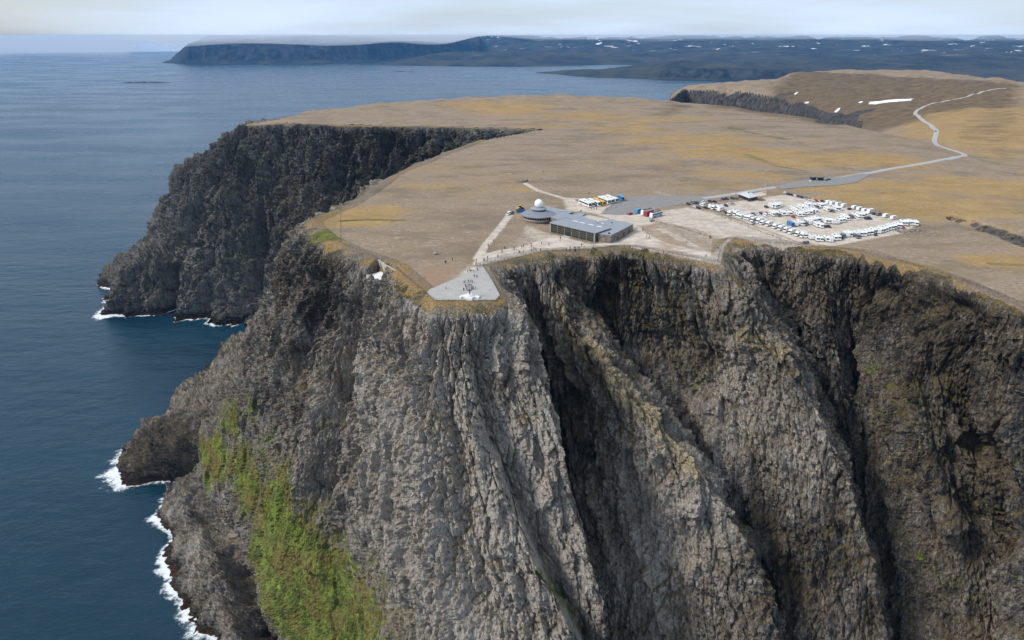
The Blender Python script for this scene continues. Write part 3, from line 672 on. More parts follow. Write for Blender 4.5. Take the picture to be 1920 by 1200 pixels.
# rim polygon sampled from the lofts so that the sheet follows the curve
rimA = PA[::4, NL-1, :2]; rimB = PB[::3, 9, :2]
poly = [tuple(p) for p in rimA]+[tuple(p) for p in rimB]+[(-430, 2000), (-430, 5200), (4200, 5200), (4200, 280)]
kp = inside(XG, YG, poly) & (dist_poly(XG, YG, list(map(tuple, rimA))) > 4.5) & (dist_poly(XG, YG, list(map(tuple, rimB))) > 4.5)
def gl(pl): return [tuple(g(*p)[:2]) for p in pl]
def soft(pl, w, closed=False, s=1.): 
    q = gl(pl); d = dist_poly(XG, YG, q, closed)
    return s*sstep(w*1.25, w*.55, d)
def area(pl, e=4, s=1.):
    q = gl(pl); i = inside(XG, YG, q); d = dist_poly(XG, YG, q, True); return s*sstep(-e, e, np.where(i, d, -d))
pathA = np.maximum.reduce([
 area([(905,497),(965,483),(1020,470),(1100,467),(1150,461),(1185,461),(1345,491),(1352,462),(1364,447),(1375,446),(1355,452),(1338,476),(1250,455),(1215,440),(1200,425),(1160,452),(1110,458),(1040,440),(1020,447),(980,462),(930,470),(895,480),(885,497)], 2.5),
 area([(1330,386),(1400,375),(1470,365),(1560,378),(1640,402),(1720,420),(1700,436),(1560,462),(1520,462),(1440,432),(1360,402)], 3, .95),
 area([(1200,400),(1290,388),(1340,398),(1440,432),(1520,462),(1490,470),(1372,446),(1352,450),(1300,430),(1230,415)], 5, .72),
 area([(880,497),(915,500),(925,530),(900,560),(830,560),(850,520)], 4, .7), area([(830,470),(890,480),(880,520),(830,520),(800,500)], 8, .25),
 soft([(955,404),(935,430),(910,460),(895,485)], 3.2, s=.8), soft([(985,344),(1010,358),(1045,368),(1070,376)], 3.2, s=.7), soft([(640,455),(700,478),(745,500)], 2.5, s=.35),
 area([(985,420),(1030,436),(1060,448),(1010,455),(975,440)], 5, .6), area([(1055,370),(1180,376),(1215,403),(1235,418),(1190,428),(1110,400),(1060,395)], 6, .85), area([(935,470),(1000,425),(1035,440),(1190,455),(1200,425),(1290,385),(1345,398),(1430,430),(1370,447),(1345,488),(1180,461),(1010,470)], 10, .42), area([(830,480),(900,470),(930,420),(985,410),(1000,440),(920,490),(890,520),(810,545),(770,520)], 12, .22), area([(1180,461),(1345,491),(1352,460),(1365,446),(1371,449),(1357,462),(1350,494),(1340,493),(1180,465)], 1.5, .95), soft([(1340,484),(1290,455),(1240,430)], 4, s=.6),
 soft([(1230,360),(1300,375)], 4, s=.4), area([(1415,362),(1436,358),(1436,366),(1420,368)], 2, 1.2), soft([(1905,560),(1750,497),(1560,466)], 2, s=.3)])
ochB = np.zeros_like(XG)
def oblob(px, py, rx, ry, s):
    global ochB
    q = g(px, py); d = ((XG-q[0])/rx)**2+((YG-q[1])/ry)**2; ochB = np.maximum(ochB, s*np.exp(-d))
for b in [(960,205,70,120,.9),(900,200,70,90,.7),(1080,215,90,80,.45),(1180,240,90,80,.4),(1290,262,90,60,.7),(1400,285,80,50,.7),(1500,300,70,50,.75),(1620,300,70,45,.7),(1250,225,70,40,.5),(1050,235,60,50,.35),
          (700,400,26,22,.9),(640,418,26,12,1.),(610,408,18,12,1.),(1650,370,60,30,.8),(1780,390,70,40,.7),(1560,355,50,20,.6),(1850,350,70,60,.7),(1700,350,50,30,.6),(1900,250,120,160,.8),(1850,220,140,160,.8),(1730,250,60,60,.7),
          (1000,250,80,60,-.3),(880,230,80,60,-.4),(1400,330,60,40,.4),(1350,345,40,25,.4),(1150,300,80,40,.25),(900,350,60,40,.3),(970,355,30,15,.5),(1560,440,20,10,.2),(1880,490,30,14,.6),(760,330,40,40,.25)]: oblob(*b)
ochB += area([(1700,150),(1920,170),(1920,330),(1760,262),(1720,225)], 60, .35)-.25*area([(600,200),(900,225),(900,260),(640,235)], 40)
grassB = np.maximum.reduce([soft([(640,414),(690,412),(755,413)], 3.4, s=.56), soft([(760,409),(735,416)], 2.4, s=.5), soft([(1400,290),(1460,312),(1530,325)], 7, s=.5), soft([(1090,250),(1120,253),(1160,245)], 9, s=.45),
    soft([(1370,240),(1440,255),(1500,268)], 9, s=.5), soft([(1000,238),(1100,232),(1150,240)], 9, s=.45), soft([(1825,295),(1920,318)], 14, s=.42), soft([(1590,465),(1720,485),(1800,505)], 4, s=.3), soft([(1860,495),(1920,497)], 4, s=.5), area([(575,410),(640,392),(640,450),(610,450)], 5, .45)])
redB = np.maximum.reduce([area([(800,500),(860,500),(870,530),(820,545),(780,525)], 12, .9), area([(1230,430),(1330,470),(1280,480),(1215,470)], 6, .6), area([(1290,440),(1340,460),(1330,480)], 6, .5)])
rockyB = np.maximum.reduce([soft([(1842,432),(1880,446),(1930,464)], 7, s=.6), soft([(1690,435),(1725,432)], 5, s=.55), soft([(1900,380),(1930,400)], 10, s=.4), soft([(1860,365),(1880,372)], 5, s=.3)])
brownB = np.maximum.reduce([area([(1240,150),(1500,120),(1920,158),(1920,200),(1760,215),(1690,235),(1560,238),(1400,212),(1250,190)], 60, .8), area([(1820,205),(1920,200),(1920,320),(1830,280),(1790,250)], 40, .45), area([(470,228),(640,232),(720,210),(560,212)], 40, .25)])  # darker brown over the far hill, fainter on the outer slopes
rockyB = np.maximum.reduce([rockyB, soft([(1478,212),(1530,222),(1575,221)], 26, s=.85), soft([(1555,231),(1590,222),(1625,207)], 24, s=.85), soft([(1420,205),(1450,190),(1480,176)], 26, s=.6), soft([(1780,232),(1830,240),(1810,250)], 16, s=.4)])
pl_o = grid_mesh('plateau', np.stack([XG, YG, ZG], -1), M_PLATEAU, dict(path=pathA, ochre=ochB, grass=grassB, reddish=redB, rocky=rockyB, heath=brownB), keep=kp, flip=True)
tag(pl_o, kind='structure')
def onP(F, P):
    x, y = P[..., 0], P[..., 1]; fa = np.clip((x/np.maximum(y, 1)-AA[0])/(AA[1]-AA[0]), 0, len(AA)-1.001); fy = np.clip(np.interp(y, YR, np.arange(len(YR))), 0, len(YR)-1.001)
    i, j = fa.astype(int), fy.astype(int); return np.where(P[..., 2] > 295, F[i, j], 0.)
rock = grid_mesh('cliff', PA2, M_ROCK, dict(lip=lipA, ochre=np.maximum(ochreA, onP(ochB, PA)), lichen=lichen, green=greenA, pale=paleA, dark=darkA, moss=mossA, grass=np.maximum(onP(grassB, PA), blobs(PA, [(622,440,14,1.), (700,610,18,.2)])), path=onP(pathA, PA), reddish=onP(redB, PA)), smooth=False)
tag(rock, kind='structure')

hl = grid_mesh('headland', PB2, M_ROCKD, dict(lip=sstep(5, -2, tB), ochre=sstep(-14, 2, tB)*.3, lichen=blobs(PB, [(300,500,20,.35),(530,410,25,.15)]), green=blobs(PB, [(535,400,30,.45),(860,275,20,.5)]), pale=blobs(PB, [(400,540,90,.2)]), dark=darkB, moss=mossB, grass=SB*0, path=SB*0, reddish=SB*0), smooth=False)
tag(hl, kind='structure')


# ------------------------------------------------------------------ sea, far hills, skerries
def make_sea_mat():
    n = N('sea_water'); p = n.pos(); w = n.mul(p, (1, 1.6, 1))
    big = n.noise(n.mul(p, (1, 2.5, 1)), .0016, 5, .6); swell = n.noise(w, .03, 5, .6); chop = n.noise(w, .22, 4, .6)
    col = n.mix(n.ss(big, .35, .65), (.006, .028, .046), (.009, .039, .062))
    cap = n.ss(n.noise(w, .05, 8, .72), .735, .78); col = n.mix(n.math('MULTIPLY', cap, .35), col, (.5, .55, .58))
    nb = n.bump(n.math('ADD', n.math('ADD', n.math('MULTIPLY', swell, 2.6), n.math('MULTIPLY', n.noise(n.mul(p, (.5, 1.5, 1)), .009, 4, .6), 5.)), n.math('MULTIPLY', chop, .6)), .5, 2.0)
    m = n.done(col, n.ss(big, .35, .65, .16, .30), nb, .5); n.b.inputs['IOR'].default_value = 1.33; return m
rr = np.concatenate([[0], np.geomspace(60, 22900, 60)]); th = np.linspace(0, 2*math.pi, 97)
sea = grid_mesh('sea', np.stack([rr[:, None]*np.cos(th), rr[:, None]*np.sin(th), 0*rr[:, None]*th], -1), make_sea_mat())
tag(sea, kind='structure')

def make_hill_mat():
    n = N('far_hills'); p = n.pos(); a = n.noise(n.mul(p, (1, 1, 2)), .0022, 6, .65); b = n.noise(n.mul(p, (1, 1, .25)), .012, 5, .65)
    top = n.mix(n.ss(a, .35, .65), (.024, .032, .034), (.070, .066, .050))
    rk = n.mix(n.ss(b, .35, .65), (.012, .016, .020), (.055, .06, .06))
    col = n.mix(n.ss(n.nz('True Normal'), .93, .75), top, rk)
    sn = n.ss(n.noise(n.mul(p, (.55, 1.2, 3)), .0042, 4, .55), .645, .665); sn = n.math('MULTIPLY', sn, n.attr('snow'))
    col = n.mix(sn, col, (.8, .82, .85)); return n.done(col, .95, None, .1)
M_HILL = make_hill_mat()
def hill(name, cols, rough, seed, rows=80, n=380, snow=0.):
    px = np.linspace(cols[0][0], cols[-1][0], n); ca = [c[0] for c in cols]; a = (px-960)/FPX/1.065
    yw = np.interp(px, ca, [Yof(c[1], 0) for c in cols]); zt = np.interp(px, ca, [c[2] for c in cols]); dep = np.interp(px, ca, [c[3] for c in cols]); st = np.interp(px, ca, [c[4] for c in cols])
    t = np.linspace(0, 1, rows)[None, :]; Y = yw[:, None]+dep[:, None]*t**1.3*1.7; X = a[:, None]*Y
    f = np.minimum(1, (t**1.3*1.7))
    prof = st[:, None]*(sstep(0, .16, f)*.8+.2*f)+(1-st[:, None])*f**.8
    back = 1-sstep(1.2, 1.7, t**1.3*1.7)
    nz = fbm(X/900, Y/900, octv=6, seed=seed, gain=.55); rg = 1-np.abs(fbm(X/420, Y/700, octv=4, seed=seed+3))
    Z = zt[:, None]*prof*back*(1+rough*.7*nz)+sstep(0, .25, f)*rough*70*nz*back-12*(f < .004)-20*(1-back)
    Z += (rg-.6)*rough*26*np.sin(np.pi*np.clip(f*3, 0, 1))*(f < .34)
    Z = np.minimum(Z, 420-3*fbm(X/300, Y/300, seed=seed+8, octv=3)); Z[:, 0] = -15
    o = grid_mesh(name, np.stack([X, Y, Z], -1), M_HILL, dict(snow=np.clip(sstep(90, 230, Z)*snow, 0, 1)), flip=True); tag(o, kind='structure'); return o
hill('headland_far', [(306,118.5,2,300,0),(322,119,45,500,0),(340,119,170,700,1),(362,119,330,1000,1),(385,119,395,1500,1),(430,119.5,412,2500,1),(500,119.3,385,2700,1),(560,119,415,3000,1),(640,117.5,380,3100,1),(700,116,405,3200,1),(900,108,390,3500,1)], .3, 3, snow=.1)
hill('hills_far', [(690,104,200,2500,1),(800,106,330,3000,0),(960,109,385,3200,0),(1040,110,330,3300,0),(1100,112,365,3600,0),(1200,114,330,4500,0),(1300,116,380,5200,0),(1420,121,330,6000,0),(1500,126,365,6500,0),(1620,130,320,6800,0),(1700,133,345,7000,0),(1820,136,300,7000,0),(1920,140,335,7200,0),(2150,142,335,7200,0)], .46, 9, rows=110, n=460, snow=1.)
hill('peninsula', [(708,122.5,2,200,0),(735,123,35,500,0),(780,123.5,95,900,0),(850,124.5,150,1500,0),(960,125.5,165,1800,0),(1060,124,150,1700,0),(1130,121.5,120,1300,0),(1200,122,150,1500,0),(1320,128,180,2200,0),(1500,134,190,2600,0),(1640,137,60,1600,0),(1760,139,2,500,0)], .3, 15, snow=.35)
hill('cape', [(1005,137,2,120,0),(1050,140,22,350,0),(1075,143,40,420,0),(1120,146,58,520,0),(1180,147,75,700,0),(1250,148.5,120,900,1),(1340,150,140,1000,1),(1410,151,140,1000,1),(1480,151,120,1100,1),(1700,152,150,2500,0),(1950,153,190,3000,0),(2150,153,190,3000,0)], .3, 21, snow=.12)
def skerry(px0, px1, py, h, w, label):
    a, b = at(px0, py, 0), at(px1, py, 0); n, m = 80, 14; t = np.linspace(0, 1, n)[:, None]; q = np.linspace(-1, 1, m)[None, :]
    X = a[0]+(b[0]-a[0])*t+0*q; Y = a[1]+(b[1]-a[1])*t+q*w*(.6+.4*fbm(t*6, t*0, octv=2, seed=4))
    Z = h*(1-q*q)*np.sin(np.pi*t)**.4*(.75+.6*fbm(X/60, Y/60, octv=4, seed=6))-3*(np.abs(q) > .98)-2
    o = grid_mesh('skerry', np.stack([X, Y, Z], -1), M_SKERRY, flip=True); tag(o, label, 'islet')
M_SKERRY = simple('wet_skerry_rock', (.03, .032, .034), .8, .4, .05)
skerry(220, 322, 155, 13, 45, 'long dark low rocky islet in the open sea below the far headland')
skerry(729, 783, 134.5, 9, 40, 'small dark flat islet off the tip of the far peninsula')
skerry(838, 852, 131, 7, 30, 'tiny dark rock in the bay near the far peninsula')

# ------------------------------------------------------------------ foam along the foot of the cliffs
def make_foam_mat():
    n = N('sea_foam'); p = n.pos(); f = n.noise(p, .16, 7, .72); e = n.attr('edge')
    a = n.ss(n.math('ADD', n.math('MULTIPLY', f, 1.3), n.math('MULTIPLY', e, .75)), .88, 1.22)
    n.done((.78, .82, .83), .8, None, .2); tr = n.n('ShaderNodeBsdfTransparent'); mx = n.n('ShaderNodeMixShader')
    n.set(mx.inputs[0], a); n.set(mx.inputs[1], tr.outputs[0]); n.set(mx.inputs[2], n.b.outputs[0]); n.t.links.new(mx.outputs[0], n.out.inputs[0]); return n.m
M_FOAM = make_foam_mat()
def foam(P, i0, i1, wmul, boost):
    sub = P[i0:i1]; pts = []
    for c in sub:
        k = np.where(c[:, 2] < 0)[0]
        if len(k) and k[0] > 0: a, b = c[k[0]-1], c[k[0]]; t = a[2]/(a[2]-b[2]+1e-9); pts.append((a+(b-a)*t)[:2])
    pts = np.array(pts); k = np.ones(5)/5
    sm = np.array([np.convolve(np.pad(pts[:, j], 2, 'edge'), k, 'valid') for j in (0, 1)]).T
    s = np.concatenate([[0], np.cumsum(np.linalg.norm(np.diff(sm, axis=0), axis=1))]); u = np.arange(0, s[-1], 1.6); q = np.array([np.interp(u, s, sm[:, j]) for j in (0, 1)]).T
    sl = np.array([np.convolve(np.pad(q[:, j], 15, 'edge'), np.ones(31)/31, 'valid') for j in (0, 1)]).T
    tg = np.gradient(sl, axis=0); nn = np.stack([-tg[:, 1], tg[:, 0]], 1); nn /= np.linalg.norm(nn, axis=1)[:, None]+1e-9
    mid = sub[len(sub)//2]; 
    if np.dot(nn[len(nn)//2], sm[len(sm)//2]-mid[60, :2]) < 0: nn = -nn
    w = wmul*(1+.7*fbm(u/28, u*0, octv=3, seed=8)); px, py, _ = proj(np.c_[q, 0*u])
    e0 = np.zeros_like(u)
    for bx, by, br, bs in boost: kk_ = bs*np.exp(-((px-bx)**2+(py-by)**2)/br**2); w = w+kk_*14; e0 = e0+kk_*.25
    e0 = e0+.30*fbm(u/22, u*0+3, octv=3, seed=14)
    r = np.linspace(-.35, 1, 10); X = q[:, None, :]+nn[:, None, :]*(r[None, :, None]*w[:, None, None])
    ed = np.clip(1-np.abs(r-.05)/np.where(r > .05, .95, .6), 0, 1)[None, :]*.8+e0[:, None]-.15
    o = grid_mesh('foam', np.concatenate([X, np.full((*X.shape[:2], 1), .12)], -1), M_FOAM, dict(edge=ed)); tag(o, kind='stuff')
cs = np.cumsum([0]+[c[2] for c in COL_A])
foam(PA2, int(cs[20]), int(cs[31]), 7, [(215,895,45,1.3),(300,800,30,.5),(300,960,50,.5),(330,1100,60,.5),(380,1180,40,.6),(415,650,40,.7)])
cb = np.cumsum([0]+[c[2] for c in COL_B])
foam(PB2, int(cb[5])-20, int(cb[12]), 7, [(210,590,25,1.2),(225,535,25,1.0),(400,598,50,.4)])

# ------------------------------------------------------------------ haze
n = N('haze_air'); n.t.nodes.remove(n.b); pv = n.n('ShaderNodeVolumePrincipled'); pv.inputs['Density'].default_value = HAZE_D; pv.inputs['Color'].default_value = (.13, .45, .95, 1); pv.inputs['Anisotropy'].default_value = .2
n.t.links.new(pv.outputs[0], n.out.inputs['Volume'])
hz = MB().box(-23000, 23000, -23000, 23000, -20, 434).build('haze', n.m); tag(hz, kind='stuff')

n = N('fog_air'); n.t.nodes.remove(n.b); pv = n.n('ShaderNodeVolumePrincipled'); pv.inputs['Density'].default_value = 3.2e-4; pv.inputs['Color'].default_value = (.84, .92, 1., 1)
n.t.links.new(pv.outputs[0], n.out.inputs['Volume'])
b = MB(); m_ = 72; tt = [2*math.pi*k/m_ for k in range(m_)]; prof_ = [(33600, -20), (33600, 560), (38000, 900), (52000, 900), (52000, -20)]
b.add([(r*math.cos(t), r*math.sin(t), z) for r, z in prof_ for t in tt], [(i*m_+k, i*m_+(k+1)%m_, ((i+1)%5)*m_+(k+1)%m_, ((i+1)%5)*m_+k) for i in range(5) for k in range(m_)])
tag(b.build('fog_bank', n.m), kind='stuff')

def mist(x0, x1, y0, y1, bot, lump, dens, seed, edge):
    """low mist: a closed body with a lumpy underside, lying on the far hills and the open sea"""
    n = N('mist_air'); n.t.nodes.remove(n.b); pv = n.n('ShaderNodeVolumePrincipled'); pv.inputs['Density'].default_value = dens; pv.inputs['Color'].default_value = (.97, .985, 1., 1)
    n.t.links.new(pv.outputs[0], n.out.inputs['Volume']); nx, ny = 60, 36
    u = np.linspace(0, 1, nx)[:, None]; v = np.linspace(0, 1, ny)[None, :]; ys = y0+(y1-y0)*v+0*u; X = (x0+(x1-x0)*u)*ys/12000.; Y = ys+900*fbm(X/2500, ys/2500, octv=3, seed=seed+1)*np.sin(np.pi*v)
    k = sstep(0, edge, u)*sstep(0, edge, 1-u)*sstep(0, .12, v)*sstep(0, .12, 1-v)
    B_ = np.clip(429-(429-bot-lump*fbm(X/1300, Y/1300, octv=4, seed=seed))*k, 6, 428.5); T_ = np.full_like(B_, 430.)
    V = np.concatenate([np.stack([X, Y, B_], -1).reshape(-1, 3), np.stack([X, Y, T_], -1).reshape(-1, 3)]); I = np.arange(nx*ny).reshape(nx, ny); q = np.stack([I[:-1, :-1], I[1:, :-1], I[1:, 1:], I[:-1, 1:]], -1).reshape(-1, 4); F = [tuple(f[::-1]) for f in q]+[tuple(f+nx*ny) for f in q]
    ring = [int(i) for i in list(I[:, 0])+list(I[-1, 1:])+list(I[-2::-1, -1])+list(I[0, -2:0:-1])]; m = nx*ny
    F += [(ring[i], ring[(i+1) % len(ring)], ring[(i+1) % len(ring)]+m, ring[i]+m) for i in range(len(ring))]
    me = bpy.data.meshes.new('mist'); me.from_pydata(V.tolist(), [], F); me.update(); tag(link_mesh('mist', me, n.m), kind='stuff')
mist(-6600, -300, 10200, 16000, 300, 60, 5.0e-4, 201, .14)
mist(-700, 9800, 11500, 19500, 350, 45, 1.3e-4, 205, .12)
mist(-12500, -5700, 12600, 20500, 30, 40, 1.5e-4, 209, .10)

#OBJECTS
# ------------------------------------------------------------------ materials for built things
A = simple
M_ASPH = A('asphalt', (.225, .208, .19), .9, .22, .25); M_ROAD = A('worn_asphalt', (.37, .352, .325), .9, .15, .15)
M_PAVE = A('pale_paving', (.37, .35, .315), .9, .25, .22); M_CONC = A('concrete', (.40, .385, .36), .85, .18, .5); M_WHITE = A('white_concrete', (.72, .71, .68), .8, .06, .5)
M_ROOF = A('grey_roof_membrane', (.26, .275, .30), .7, .10, .25); M_ROOFD = A('grey_metal_roof', (.20, .21, .23), .6, .10, .4)
M_GLASS = A('dark_glass', (.018, .022, .025), .12, .2, .6, .6); M_FRAME = A('window_frame', (.16, .15, .115), .5, .15, 2.)
M_RADOME = A('radome_skin', (.82, .82, .80), .5, .03, 1.); M_SNOW = A('old_snow', (.78, .79, .80), .85, .08, .1); M_DARK = A('dark_opening', (.02, .02, .02), .6)
M_STEEL = A('dark_steel', (.05, .05, .055), .45, .2, 3., .5, .6); M_WOOD = A('weathered_timber', (.17, .115, .07), .85, .25, 1.2); M_RED = A('red_paint', (.45, .05, .03), .5)
M_STONE2 = A('field_stone', (.23, .20, .17), .95, .4, 1.2)
def stone_mat():
    n = N('stone_cladding'); p = n.mul(n.obj(), (1, 1, 1.6)); v = n.vor(p, 1.1, out='Color'); e = n.vor(p, 1.1, 'DISTANCE_TO_EDGE')
    sv = n.n('ShaderNodeSeparateXYZ'); n.set(sv.inputs[0], v); c = n.mix(sv.outputs[0], (.13, .11, .09), (.33, .28, .23)); c = n.mix(n.ss(e, 0, .06, .6, 0.), c, (.07, .06, .05))
    return n.done(c, .95, n.bump(n.ss(e, 0, .1), .6, .1), .2)
M_STONE = stone_mat()

# ------------------------------------------------------------------ roads and paved surfaces
def resample(pts, n):
    pts = np.asarray(pts, float); s = np.concatenate([[0], np.cumsum(np.linalg.norm(np.diff(pts, axis=0), axis=1))])
    return np.array([np.interp(np.linspace(0, s[-1], n), s, pts[:, k]) for k in range(pts.shape[1])]).T
def strip(name, ea, eb, n, m, mat, off=.12):
    a = resample([g(*p)[:2] for p in ea], n); b = resample([g(*p)[:2] for p in eb], n); t = np.linspace(0, 1, m)[None, :, None]
    X = a[:, None]*(1-t)+b[:, None]*t; Z = zP(X[..., 0], X[..., 1])+off
    o = grid_mesh(name, np.concatenate([X, Z[..., None]], -1), mat); tag(o, kind='structure'); return o
def ribbon(name, pl, width, mat, off, step=3.):
    q = np.array([g(*p)[:2] for p in pl]); L_ = np.sum(np.linalg.norm(np.diff(q, axis=0), axis=1)); c = resample(q, int(L_/step))
    k = np.ones(9)/9; c = np.array([np.convolve(np.pad(c[:, j], 4, 'edge'), k, 'valid') for j in (0, 1)]).T
    t = np.gradient(c, axis=0); nn = np.stack([-t[:, 1], t[:, 0]], 1); nn /= np.linalg.norm(nn, axis=1)[:, None]+1e-9
    w = np.linspace(-.5, .5, 7); X = c[:, None]+nn[:, None]*(w[None, :, None]*width)
    Z = zP(c[:, 0], c[:, 1])[:, None]+off+0*w[None, :]; Z = np.maximum(Z, zP(X[..., 0], X[..., 1])+off)
    Z[:, 0] -= off+.5; Z[:, -1] -= off+.5
    o = grid_mesh(name, np.concatenate([X, Z[..., None]], -1), mat); tag(o, kind='structure'); return o
strip('bus_park', [(1150,380),(1178,369),(1210,367.5),(1250,366.3),(1300,369),(1335,366.5)], [(1125,402),(1190,403),(1232,391.5),(1262,386),(1295,382),(1335,375)], 90, 40, M_ASPH)
ribbon('road', [(1310,372.5),(1345,369),(1390,361),(1440,353),(1500,343.5),(1560,334.5),(1640,322.5),(1740,305),(1795,294.5),(1810,291.5),(1808,288.5),(1790,283),(1758,273),(1752,266),(1754,256),(1757,247),(1748,236),(1728,223),(1716,214),(1719,207),(1745,195),(1790,186.5),(1815,181),(1840,172),(1862,167.5),(1890,166.8)], 7.5, M_ROAD, .22)
strip('lay_by', [(1452,350),(1480,343.5),(1528,334),(1590,330),(1620,325.5)], [(1462,355),(1510,351),(1562,348.5),(1606,342.5),(1630,329)], 60, 14, M_ASPH, .27)
strip('terrace', [(816,563.5),(806,556),(800,549),(806,543)], [(930,563.5),(937.5,554),(922,526),(906,501)], 60, 40, M_PAVE, .26)
pts = [g(*p) for p in [(1415,362.5),(1436,358.5),(1437,365),(1420,368)]]
# ------------------------------------------------------------------ visitor centre
HX, HY = g(1032, 435)[:2]; HZ = float(zP(55, 440))
hall = empty('visitor_centre', (52, 441, HZ), 0, 'large grey flat roofed visitor centre with glazed front and round wing under a white radome', 'building')
loc = lambda x, y: (x-52, y-441)
P_ = dict(P0=g(1032, 435)[:2], P1=g(1114, 454.5)[:2])
e1 = P_['P1']-P_['P0']; LF = np.linalg.norm(e1); e1 = e1/LF; e2 = np.array([-e1[1], e1[0]])           # along the facade, and back from it
o0 = P_['P0']
W2 = lambda a, b: tuple((o0+e1*a+e2*b)-np.array([52, 441]))                                         # facade coordinates -> local plan
def quad(a0, a1, b0, b1): return [W2(a0, b0), W2(a1, b0), W2(a1, b1), W2(a0, b1)]
hm = 6.0
MB().prism(quad(0, LF, .3, 16), -1.2, hm).build('main_wall', M_STONE, hall)
mr = MB().prism(quad(-.6, LF+1.2, -.7, 16.2), hm, hm+.45).build('main_roof', M_ROOF, hall)
np_ = 6; pw = LF/np_
for k in range(np_):                                                          # glazed bays of the front
    w = MB().prism(quad(k*pw+.35, (k+1)*pw-.35, .12, .32), .2, hm-.35).build('window', M_GLASS, hall); f = MB()
    for i in range(6): a = k*pw+.35+(pw-.7)*i/5; f.prism(quad(a-.06, a+.06, .02, .14), .2, hm-.35)
    for j in range(5): z = .2+(hm-.55)*j/4; f.prism(quad(k*pw+.35, (k+1)*pw-.35, .0, .125), z-.05, z+.05)
    f.build('frame', M_FRAME, w)
for k in range(np_+1): MB().prism(quad(k*pw-.3, k*pw+.3, -.15, .3), -1., hm-.02).build('pillar', M_CONC if k in (0, np_) else M_FRAME, hall)
MB().prism(quad(2*pw+1.2, 2*pw+4.2, -.32, .1), -.3, 2.6).build('door', M_DARK, hall)
MB().prism(quad(2*pw+.2, 2*pw+6.2, -3.6, -.35), -.8, .18).build('doorstep', M_CONC, hall)
B = [np.array(g(*p)[:2])-np.array([52, 441]) for p in [(1121, 453.5), (1144.5, 456.5), (1186, 434.5)]]
b3 = B[2]+(-e1*26+e2*14)*1.0; bb = [tuple(B[0]), tuple(B[1]), tuple(B[2]), tuple(at(1103.5, 402.8, HZ+5.2)[:2]-np.array([52, 441])), W2(2, 16.4), W2(LF+.4, 16.4), W2(LF+.4, 6)]
MB().prism(bb, -1.2, 5.0).build('stone_wall', M_STONE, hall)
cb_ = np.mean(np.array(bb), axis=0); MB().prism([tuple(cb_+(np.array(p)-cb_)*1.012) for p in bb], 5.0, 5.35).build('lower_roof', M_ROOF, hall)
def along(p, q, t, d): p, q = np.array(p), np.array(q); v = (q-p)/np.linalg.norm(q-p); nn = np.array([v[1], -v[0]]); return p+(q-p)*t+nn*d
for t0, t1, z0, z1, nm in [(.30,.34,.2,2.4,'door'),(.56,.61,.4,2.9,'window'),(.80,.86,.3,3.2,'window'),(.14,.17,1.4,2.6,'window')]:
    p, q = B[1], B[2]; MB().prism([tuple(along(p, q, t0, .07)), tuple(along(p, q, t1, .07)), tuple(along(p, q, t1, -.2)), tuple(along(p, q, t0, -.2))], z0, z1).build(nm, M_DARK, hall)
for a, b in [(8,13.4),(14,13.2),(21,13.0),(28,12.8)]: MB().prism(quad(a, a+4.2, b, b+.8), hm+.42, hm+.62).build('skylight', M_WHITE, hall)
MB().prism(quad(-.5, LF+1.1, 9.0, 9.12), hm+.44, hm+.52).build('roof_seam', M_ROOFD, hall)
rt = [at(px, py, HZ+5.5)[:2]-np.array([52, 441]) for px, py in [(1096,407),(1104,404),(1130,409),(1141,413.5),(1128,414.5),(1108,411)]]
M_RUB = A('roof_gravel', (.46, .42, .33), .95, .4, .8)
MB().prism([tuple(p) for p in rt][::-1], 5.33, 5.6).build('roof_terrace', M_RUB, hall)
for px, py, s, mt in [(1138.5,412.5,.6,M_WHITE),(1147,417.5,.45,M_DARK),(1117,416,.7,M_CONC),(1121,414.5,.5,M_WHITE),(1130,419.5,.6,M_WHITE),(1124,418,.5,M_CONC),(1142,437.5,.6,M_STEEL)]:
    p = at(px, py, HZ+5.6)[:2]-np.array([52, 441]); MB().box(p[0]-s, p[0]+s, p[1]-s, p[1]+s, 5.33, 5.33+1.2*s).build('roof_vent', mt, hall)
MB().prism([tuple(along(B[1], B[2], .62, -8)), tuple(along(B[1], B[2], .62, -8.15)), tuple(along(B[1], B[2], .62, -20)), tuple(along(B[1], B[2], .625, -20))][::-1], 5.34, 5.5).build('roof_seam', M_ROOFD, hall)
# annexes behind
def flat(pxs, z, nm): 
    q = [at(px, py, HZ+z)[:2]-np.array([52, 441]) for px, py in pxs]; c = np.mean(q, axis=0)
    ar = sum(q[i][0]*q[(i+1)%len(q)][1]-q[(i+1)%len(q)][0]*q[i][1] for i in range(len(q))); q = q if ar > 0 else q[::-1]
    MB().prism([tuple(p) for p in q], -1.2, z-.3).build(nm+'_wall', M_STONE, hall); MB().prism([tuple(c+(p-c)*1.015) for p in q], z-.3, z).build(nm+'_roof', M_ROOF, hall)
flat([(1012,401),(1024,386.5),(1075,397.5),(1057,402.5),(1044,405)], 4.6, 'annex'); flat([(1031,406),(1047,411.5),(1062,407.5),(1080,412),(1098,400),(1090,398.5),(1072,402),(1058,399.5)], 4.9, 'link')
flat([(992,391.5),(1004,385.5),(1012,387),(1003,394)], 3.6, 'porch')
p = at(1054, 395, HZ+5.0)[:2]-np.array([52, 441]); MB().box(p[0]-2.6, p[0]+2.6, p[1]-1., p[1]+1., 4.58, 5.1).build('skylight', M_CONC, hall)
rc = at(1010, 400.5, HZ+4.9)[:2]-np.array([52, 441]); cx, cy = float(rc[0]), float(rc[1])
MB().lathe([(7.8,-1.2),(8.5,0),(9.8,1.2),(11.0,2.5)], 48, cx, cy).build('bowl_wall', M_CONC, hall, True)
wb = MB().lathe([(10.9,2.5),(10.95,4.3)], 48, cx, cy).build('window_band', M_GLASS, hall)
f = MB()
